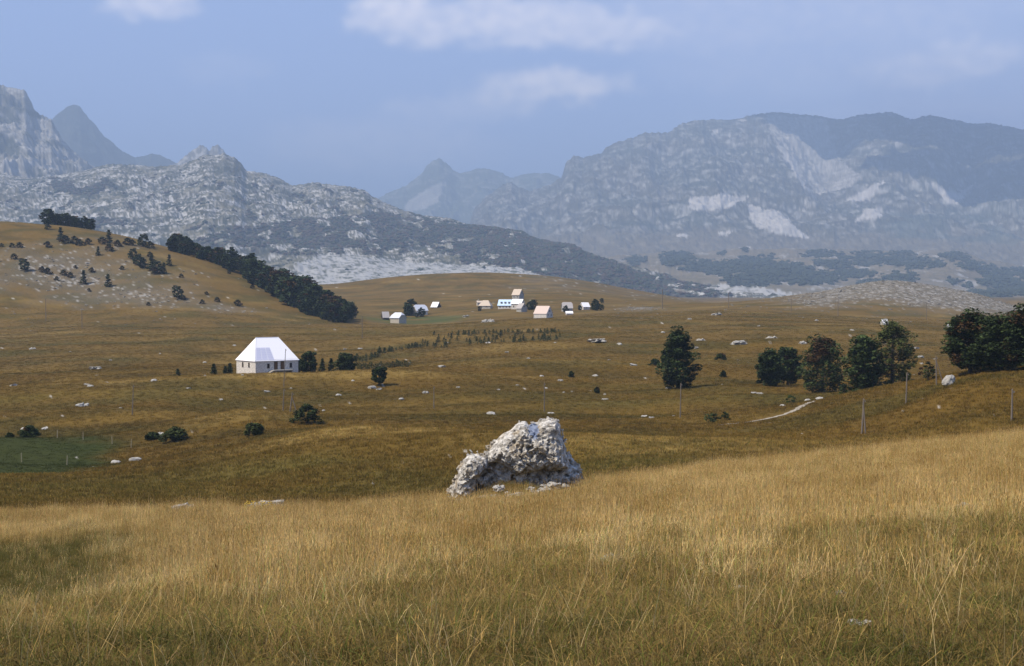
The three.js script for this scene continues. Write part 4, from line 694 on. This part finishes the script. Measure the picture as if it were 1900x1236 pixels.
house({ label: 'cottage with tan hipped roof in the middle of the hamlet', group: ham, px: 901, D: 862, turn: -0.25, L: 7.2, Wd: 5, wall: 2.1, roof: 2.8, hip: 1.9, wallMat: wallStone, roofMat: tin.tan, openings: [['window', 'f', -2, 1, 0.6, 0.7], ['window', 'f', 1.5, 1, 0.6, 0.7]] });
house({ name: 'outbuilding', label: 'low ruined outbuilding with stubby wall behind the tan roofed cottage', group: ham, px: 893, D: 892, turn: 0.2, L: 5.5, Wd: 4, wall: 2.0, roof: 0.9, wallMat: wallStone, roofMat: tin.tan, chimney: [-1.8, 0], category: 'outbuilding' });
house({ label: 'house with steep tan roof standing highest in the hamlet', group: ham, px: 961, D: 956, turn: -0.55, L: 5.6, Wd: 6, wall: 2.8, roof: 3.6, wallMat: wallGrey, roofMat: tin.tan, openings: [['window', 'f', -1.2, 1, 0.6, 0.8], ['window', 'f', 1.4, 1, 0.6, 0.8], ['window', 'r', 0, 3.6, 0.6, 0.8]] });
house({
  label: 'long house with blue dormered roof in the middle of the hamlet', group: ham, px: 939, D: 848, turn: -0.3, L: 8.5, Wd: 5, wall: 2.2, roof: 3.2, wallMat: wallWhite, roofMat: tin.blue, openings: [['window', 'f', -3, 0.8, 0.6, 0.8], ['window', 'f', -1, 0.8, 0.6, 0.8], ['window', 'f', 1, 0.8, 0.6, 0.8], ['window', 'f', 3, 0.8, 0.6, 0.8]],
  extra: (o, { w }) => { for (const x of [-2.4, 0, 2.4]) { const d = part('dormer', box(0.9, 0.9, 1.6, x, 3.6, w - 1.1), wallWhite, o); part('pane', box(0.6, 0.5, 0.05, x, 3.65, w - 0.28), dark, d); part('dormer_roof', box(1.1, 0.1, 1.9, x, 4.12, w - 1.1), tin.blue, d); } },
});
house({ label: 'bright white house next to the blue roofed one', group: ham, px: 961, D: 838, turn: -0.45, L: 6.4, Wd: 5, wall: 3.4, roof: 2.4, wallMat: wallWhite, roofMat: tin.white, openings: [['window', 'f', -1.6, 1.2, 0.7, 0.9], ['window', 'f', 1.4, 1.2, 0.7, 0.9]] });
house({ label: 'small grey shed house with dark gable before the bright white house', group: ham, px: 968, D: 806, turn: -0.9, L: 4.4, Wd: 4.2, wall: 2.2, roof: 2.6, wallMat: wallGrey, roofMat: tin.grey, openings: [['window', 'r', 0, 2.6, 0.6, 0.8]] });
house({ name: 'barn', label: 'largest barn of the hamlet with pinkish roof and pale plank wall', group: ham, px: 1008, D: 716, turn: -0.55, L: 7.4, Wd: 6.4, wall: 2.6, roof: 3.7, over: 0.2, wallMat: wallWhite, roofMat: tin.pink, openings: [['window', 'r', 0, 3.4, 0.9, 0.9], ['window', 'r', -1.6, 1.4, 0.7, 0.8], ['window', 'r', 1.6, 1.4, 0.7, 0.8]], category: 'barn' });
house({ label: 'grey roofed cottage right of the large barn', group: ham, px: 1052, D: 800, turn: 0.15, L: 5.4, Wd: 5, wall: 2.0, roof: 3.0, hip: 0, clip: 0.3, wallMat: wallGrey, roofMat: tin.grey, openings: [['window', 'f', 0, 0.9, 0.6, 0.7]] });
house({ name: 'shed', label: 'low white shed roof peeping over the rise below the grey cottage', group: ham, px: 1056, D: 740, turn: 0.1, L: 3.2, Wd: 3, wall: 0.9, roof: 0.9, wallMat: wallWhite, roofMat: tin.white, category: 'shed' });
house({ label: 'little white house at the right end of the hamlet', group: ham, px: 1085, D: 815, turn: 0.5, L: 4.2, Wd: 4, wall: 1.8, roof: 2.2, wallMat: wallWhite, roofMat: tin.white, openings: [['window', 'f', 0, 0.8, 0.5, 0.6]] });
house({ name: 'tent', label: 'white peaked tent on the far meadow above the tall trees', px: 1641, D: 602, turn: 0.3, L: 2.6, Wd: 2.6, wall: 0.4, roof: 1.9, over: 0.1, wallMat: wallWhite, roofMat: tin.white, openings: [['door', 'f', 0.4, 0.1, 0.6, 0.8]], category: 'tent' });
house({ name: 'tent', label: 'small white tent roof just left of the great beech crown', px: 1763, D: 612, turn: 0.2, L: 2.8, Wd: 2, wall: 0.3, roof: 0.9, over: 0.1, wallMat: wallWhite, roofMat: tin.white, category: 'tent' });
console.log('houses');

// ---------------------------------------------------------------- poles and posts
const poleMat = std({ color: rgb(0.17, 0.145, 0.12) }), paleWood = std({ color: rgb(0.36, 0.31, 0.22) }), ceramic = std({ color: rgb(0.2, 0.19, 0.17), roughness: 0.4 });
function pole(label, px, D, h, { lean = 0, stay = 0, arm = false, twin = false, thick = 0.11, group = 'wooden poles of the valley line' } = {}) {
  const o = thing('telegraph_pole', label, 'pole', group), p = spot(px, D); o.position.copy(p);
  const topP = new THREE.Vector3(Math.sin(lean) * h, h * Math.cos(lean), 0);
  part('shaft', tube(new THREE.Vector3(0, -0.5, 0), topP, thick, thick * 0.7, 8), poleMat, o);
  part('cap', new THREE.ConeGeometry(thick * 0.75, 0.15, 8).translate(topP.x, topP.y + 0.07, 0), poleMat, o);
  if (twin) part('second_shaft', tube(new THREE.Vector3(0.9, -0.5, 0.1), topP.clone().add(new THREE.Vector3(0.12, -0.2, 0.12)), thick, thick * 0.7, 8), poleMat, o);
  if (stay) part('stay', tube(new THREE.Vector3(stay, -0.4, 0.3), topP.clone().multiplyScalar(0.86), thick * 0.8, thick * 0.6, 6), poleMat, o);
  if (!arm) part('insulator', new THREE.CylinderGeometry(0.05, 0.06, 0.18, 7).translate(topP.x + thick + 0.05, topP.y - 0.2, 0), ceramic, o);
  if (arm) { const a = part('cross_arm', box(0.9, 0.09, 0.09, topP.x, topP.y - 0.35, 0), poleMat, o); for (const s of [-0.38, 0.38]) part('insulator', new THREE.CylinderGeometry(0.045, 0.06, 0.16, 7).translate(topP.x + s, topP.y - 0.22, 0), ceramic, a); }
  return o;
}
pole('slim pole on the lower left slope above the green field', 245, 256, 5.4, { lean: 0.05 });
pole('slightly leaning pole left of the braced pole below the big house', 524, 252, 5.0, { lean: 0.06 });
pole('dark braced pole with a stay below the big house', 536, 250, 4.4, { lean: 0.14, stay: 1.8, thick: 0.14 });
pole('thin pole standing before the right end of the big house', 526, 306, 8.2, { lean: 0.06, thick: 0.09 });
pole('thin pole in the middle of the valley left of the boulder top', 805, 260, 4.0, { thick: 0.1 });
pole('thin pole rising behind the right side of the big boulder', 1010, 250, 5.0);
pole('pole in front of the columnar tree', 1262, 226, 5.5, { lean: 0.02 });
pole('sturdy double pole on the right hand slope', 1599, 163, 4.0, { twin: false, stay: 0.4, lean: 0.05, thick: 0.13 });
pole('pole on the brow right of the tall pair of trees', 1681, 185, 4.0, { lean: 0.03 });
pole('pole at the right edge half sunk behind the grass crest', 1877, 137, 3.0, { lean: 0.02 });
pole('stayed pole beside the tall pale boulder on the right slope', 1738, 196, 3.9, { stay: 1.0, lean: -0.03 });
pole('tall thin pole low on the left hill', 152, 640, 9.2, { thick: 0.16, group: 'far poles' });
pole('tall thin pole at the foot of the left hill near the edge', 85, 690, 11, { thick: 0.16, group: 'far poles' });
pole('pole left of the big nursery hollow', 672, 520, 8.5, { thick: 0.14, group: 'far poles' });
pole('dark pole beside the stony knoll right of the hamlet', 1229, 800, 11, { thick: 0.24, group: 'far poles' });
for (const [px, D, l] of [[1352, 780, 'left one of the far poles below the limestone pavement'], [1468, 740, 'far pole at the left foot of the stony hill'], [1555, 720, 'far pole before the middle of the stony hill'], [1719, 720, 'far pole before the right flank of the stony hill']]) pole(l, px, D, 8.5, { thick: 0.16, group: 'far poles' });
{
  const g = new THREE.CylinderGeometry(0.045, 0.06, 1.5, 7).translate(0, 0.5, 0), cap = new THREE.ConeGeometry(0.045, 0.08, 7).translate(0, 1.29, 0);
  for (const [px, D, l] of [[124, 188, 'nearest pale post standing in the green field'], [40, 196, 'post at the left in the green field'], [106, 221, 'leftmost pale post along the far edge of the green field'], [154, 217, 'second pale post along the far edge of the green field'], [208, 212, 'third pale post along the far edge of the green field'], [243, 207, 'last pale post where the green field edge turns']]) { const o = thing('fence_post', l, 'post', 'posts round the green field'), p = spot(px, D); o.position.copy(p); o.rotation.z = 0.05 * Math.sin(px); part('stake', g, paleWood, o); part('tip', cap, paleWood, o); }
}

// ---------------------------------------------------------------- grass
const grassMat = new THREE.MeshPhysicalMaterial({ color: 0xffffff, vertexColors: true, roughness: 1, specularIntensity: 0.2, transmission: 0.3, thickness: 0, side: THREE.DoubleSide });
// a tuft: thin bent strips, some with seed heads, a share of them still green
function tuft(seed, { n, h, spread, wid, lean, heads = 0, bend = 0.3, fresh = 0.12, tip = 0.12 }) {
  const r = rng(seed), pos = [], col = [], idx = [];
  for (let i = 0; i < n; i++) {
    const a = r() * 6.283, R = spread * Math.sqrt(r()), x = Math.cos(a) * R, z = Math.sin(a) * R, hh = h * (0.45 + 0.75 * r()), da = r() * 6.283, l = lean * r() * hh, dx = Math.cos(da) * l, dz = Math.sin(da) * l, fa = r() * 3.1416, wx = Math.cos(fa) * wid, wz = Math.sin(fa) * wid, t = 0.62 + 0.6 * r(), b0 = pos.length / 3, gr = r() < fresh, hue = gr ? [0.5 * t, 0.78 * t, 0.45 * t] : [t, t * (0.92 + 0.12 * r()), t * (0.8 + 0.35 * r())];
    const seg = [[0, 0, 1], [0.4, 0.25, 0.85], [0.75, 0.62, 0.6], [1, 1, heads ? 0.5 : tip]];
    for (const [v, off, w] of seg) { const y = hh * v * (1 - bend * off * off * (l / hh)), cx = x + dx * off, cz = z + dz * off; pos.push(cx - wx * w, y, cz - wz * w, cx + wx * w, y, cz + wz * w); for (let q = 0; q < 2; q++) col.push(...hue); }
    for (let k = 0; k < 3; k++) idx.push(b0 + k * 2, b0 + k * 2 + 1, b0 + k * 2 + 2, b0 + k * 2 + 1, b0 + k * 2 + 3, b0 + k * 2 + 2);
    if (heads && r() < heads) { const c0 = pos.length / 3, y = hh * (1 - bend * (l / hh)), cx = x + dx, cz = z + dz, len = 0.04 + 0.05 * r(), hw = 2.0; pos.push(cx, y, cz, cx - wx * hw + dx * 0.06, y + len * 0.45, cz - wz * hw, cx + wx * hw + dx * 0.06, y + len * 0.45, cz + wz * hw, cx + dx * 0.16, y + len, cz + dz * 0.16); for (let q = 0; q < 4; q++) col.push(t * 0.9, t * 0.8, t * 0.65); idx.push(c0, c0 + 1, c0 + 2, c0 + 1, c0 + 3, c0 + 2); }
  }
  return geoOf(pos, idx, col);
}
const GOLD = [0.57, 0.39, 0.13], PALE = [0.76, 0.59, 0.28], RUST = [0.32, 0.182, 0.045], OLIVE = [0.16, 0.13, 0.034], GREEN = [0.08, 0.086, 0.018];
function sow(name, geos, area, label) {
  const lists = geos.map(() => []);
  for (const it of area) lists[it.k % geos.length].push(it);
  lists.forEach((l, k) => { if (l.length) instanced(name, geos[k], grassMat, l, label + ['', ', taller', ', thinner', ', shorter', ', single stalks'][k], 'grass'); });
}
{
  const r = rng(301), tall = [], low = [], midT = [];
  const place = (t, D) => { const x = t * D; return [x, groundY(x, -D), -D]; };
  const tone = (x, z, q) => { const s = 0.55 * fbm(x / 0.8, z / 1.1, 2) + 0.6 * fbm(x / 3.6, z / 2.6, 2), b = 0.5 * fbm(x / 9 + 5, z / 6, 3) + 0.5 * fbm(x / 1.1 + 3, z / 1.4, 2); let c = mixc(GOLD, PALE, sst(-0.5, 0.5, s + 0.7 * (q - 0.5))); c = mixc(c, RUST, sst(0.1, 0.65, b + 0.5 * (q - 0.6)) * 0.6); const v = (0.75 + 0.5 * q) * (1 + 0.3 * s); return [c[0] * v, c[1] * v, c[2] * v]; };
  // the damp dip on the left, behind the first brow
  const dipAt = (px, D) => px < 480 ? sst(480, 130, px) * sst(12.5, 15.5, D) * sst(36, 31, D) : 0;
  for (let i = 0; i < 120000; i++) {
    const D = 3.2 + 43 * Math.pow(r(), 0.95), t = (r() * 2 - 1) * (0.42 + 4.5 / (D + 1)), p = place(t, D), x = p[0], z = p[2], q = r(), px = 950 + F * t, dip = dipAt(px, D);
    const gr = sst(-0.05, 0.6, fbm(x / 1.1 + 8, z / 0.9, 3) + 0.3 * sst(10, 6, D) - 0.15), c = mixc(mixc([0.24, 0.158, 0.05], GOLD, q * q), mixc(OLIVE, GREEN, q), clamp(gr * 0.7 + 0.15 + 0.1 * sst(10, 6, D)));
    low.push({ p, s: (0.6 + 0.7 * r()) * (D < 10 ? 0.9 : 1.1), r: r() * 6.28, tilt: [(r() - 0.5) * 0.5, (r() - 0.5) * 0.5], k: Math.floor(r() * 8), col: mixc(c, mixc(OLIVE, GREEN, 0.4), dip * 0.85) });
  }
  for (let i = 0; i < 270000; i++) {
    const D = 4.0 + 43 * Math.pow(r(), 0.75), t = (r() * 2 - 1) * (0.42 + 4.5 / (D + 1)), x = t * D, z = -D, px = 950 + F * t;
    const clump = fbm(x / 0.9 + 3, z / 0.8, 3) * 0.75 + fbm(x / 5, z / 3.4, 3) * 0.6, late = 2.4 * sst(900, 1400, px), broadP = fbm(x / 3.4 + 2, z / 3.0, 3), want = sst(-0.45, 0.45, clump * 1.15 + sst(5.5 + late, 19 + late, D + 5 * broadP) * 1.15 - 0.95), dip = dipAt(px, D);
    if (r() > want * (1 - 0.96 * dip) || (px > 845 && px < 1075 && D > 33.9 && D < 38)) continue;
    const q = r(), hgt = (0.42 + 0.45 * q + 0.4 * clump) * lerp(0.75, 0.95, sst(7, 14, D)) * (px < 420 ? lerp(0.7, 1, sst(60, 420, px) + sst(16, 30, D)) : 1);
    tall.push({ p: [x, groundY(x, z) - 0.01, z], s: [1, Math.max(0.25, Math.min(hgt, 1.15)), 1], r: r() * 6.28, tilt: [(r() - 0.5) * 0.35, -0.1 + (r() - 0.5) * 0.35], k: Math.floor(r() * 4), col: tone(x, z, r()) });
  }
  // single long stalks standing over the short turf close by
  for (let i = 0; i < 1700; i++) { const D = 4.2 + 10.4 * r(), t = (r() * 2 - 1) * (0.42 + 4.5 / (D + 1)), x = t * D, q = r(), v = 0.8 + 0.3 * r(), c = mixc(GOLD, PALE, q); tall.push({ p: [x, groundY(x, -D) - 0.01, -D], s: [0.8, 0.35 + 0.7 * r() * r(), 0.8], r: r() * 6.28, tilt: [(r() - 0.5) * 1.0, (r() - 0.5) * 1.1], k: 4, col: [c[0] * v, c[1] * v, c[2] * v] }); }
  sow('meadow_thatch', [tuft(11, { n: 40, h: 0.08, spread: 0.17, wid: 0.0018, lean: 3.2, fresh: 0.2 }), tuft(12, { n: 36, h: 0.10, spread: 0.18, wid: 0.0019, lean: 2.4, fresh: 0.25 }), tuft(13, { n: 28, h: 0.15, spread: 0.15, wid: 0.0017, lean: 1.4, fresh: 0.15 }), tuft(14, { n: 18, h: 0.045, spread: 0.2, wid: 0.0019, lean: 8, fresh: 0.08, bend: 0.05, tip: 0.6 })], low, 'short matted dry and green grass under the tall straw');
  sow('tall_grass', [tuft(21, { n: 17, h: 0.38, spread: 0.14, wid: 0.0016, lean: 0.4, heads: 0.5 }), tuft(22, { n: 11, h: 0.5, spread: 0.13, wid: 0.0015, lean: 0.32, heads: 0.7 }), tuft(23, { n: 20, h: 0.30, spread: 0.15, wid: 0.0018, lean: 0.6, heads: 0.3 }), tuft(24, { n: 15, h: 0.36, spread: 0.17, wid: 0.0017, lean: 0.95, heads: 0.3, bend: 0.7 }), tuft(25, { n: 3, h: 0.5, spread: 0.06, wid: 0.0017, lean: 0.6, heads: 0.6, bend: 0.5 })], tall, 'tall golden dry grass of the foreground slope');
  // valley meadows, thinning out with distance
  for (let i = 0; i < 230000; i++) {
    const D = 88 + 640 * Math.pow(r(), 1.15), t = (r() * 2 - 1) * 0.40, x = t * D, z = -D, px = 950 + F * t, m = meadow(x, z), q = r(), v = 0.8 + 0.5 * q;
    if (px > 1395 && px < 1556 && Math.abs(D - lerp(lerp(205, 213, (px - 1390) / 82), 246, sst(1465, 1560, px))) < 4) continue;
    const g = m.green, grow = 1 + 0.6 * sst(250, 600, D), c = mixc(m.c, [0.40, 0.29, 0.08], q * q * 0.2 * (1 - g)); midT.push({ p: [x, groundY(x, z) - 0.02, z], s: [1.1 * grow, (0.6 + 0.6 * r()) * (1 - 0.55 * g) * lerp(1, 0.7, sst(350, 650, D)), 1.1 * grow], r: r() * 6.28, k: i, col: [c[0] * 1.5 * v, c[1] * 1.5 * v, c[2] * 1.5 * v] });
  }
  sow('valley_grass', [tuft(31, { n: 18, h: 0.32, spread: 0.42, wid: 0.016, lean: 0.6, fresh: 0.06 }), tuft(32, { n: 16, h: 0.24, spread: 0.5, wid: 0.02, lean: 0.8, fresh: 0.06 })], midT, 'dry brown grass of the valley meadows');
}
// yellow flowers at the rock slab
{
  const o = thing('flower_clump', 'yellow flowers blooming below the pale slab on the left shoulder', 'flowers'), p = spot(478, 38.2), r = rng(5), st = [], fl = [];
  o.position.copy(p);
  for (let i = 0; i < 46; i++) { const x = (r() - 0.5) * 0.75, z = (r() - 0.5) * 0.4, h = 0.22 + 0.14 * r(); st.push(tube(new THREE.Vector3(x, 0, z), new THREE.Vector3(x + 0.02, h, z), 0.004, 0.003, 4)); fl.push(new THREE.SphereGeometry(0.024, 6, 4).scale(1, 0.6, 1).translate(x + 0.02, h, z)); }
  part('stem', mergeGeometries(st), std({ color: rgb(0.09, 0.11, 0.03) }), o); part('blossom', mergeGeometries(fl), std({ color: rgb(0.62, 0.42, 0.03) }), o);
}
console.log('grass');
renderer.render(scene, camera);
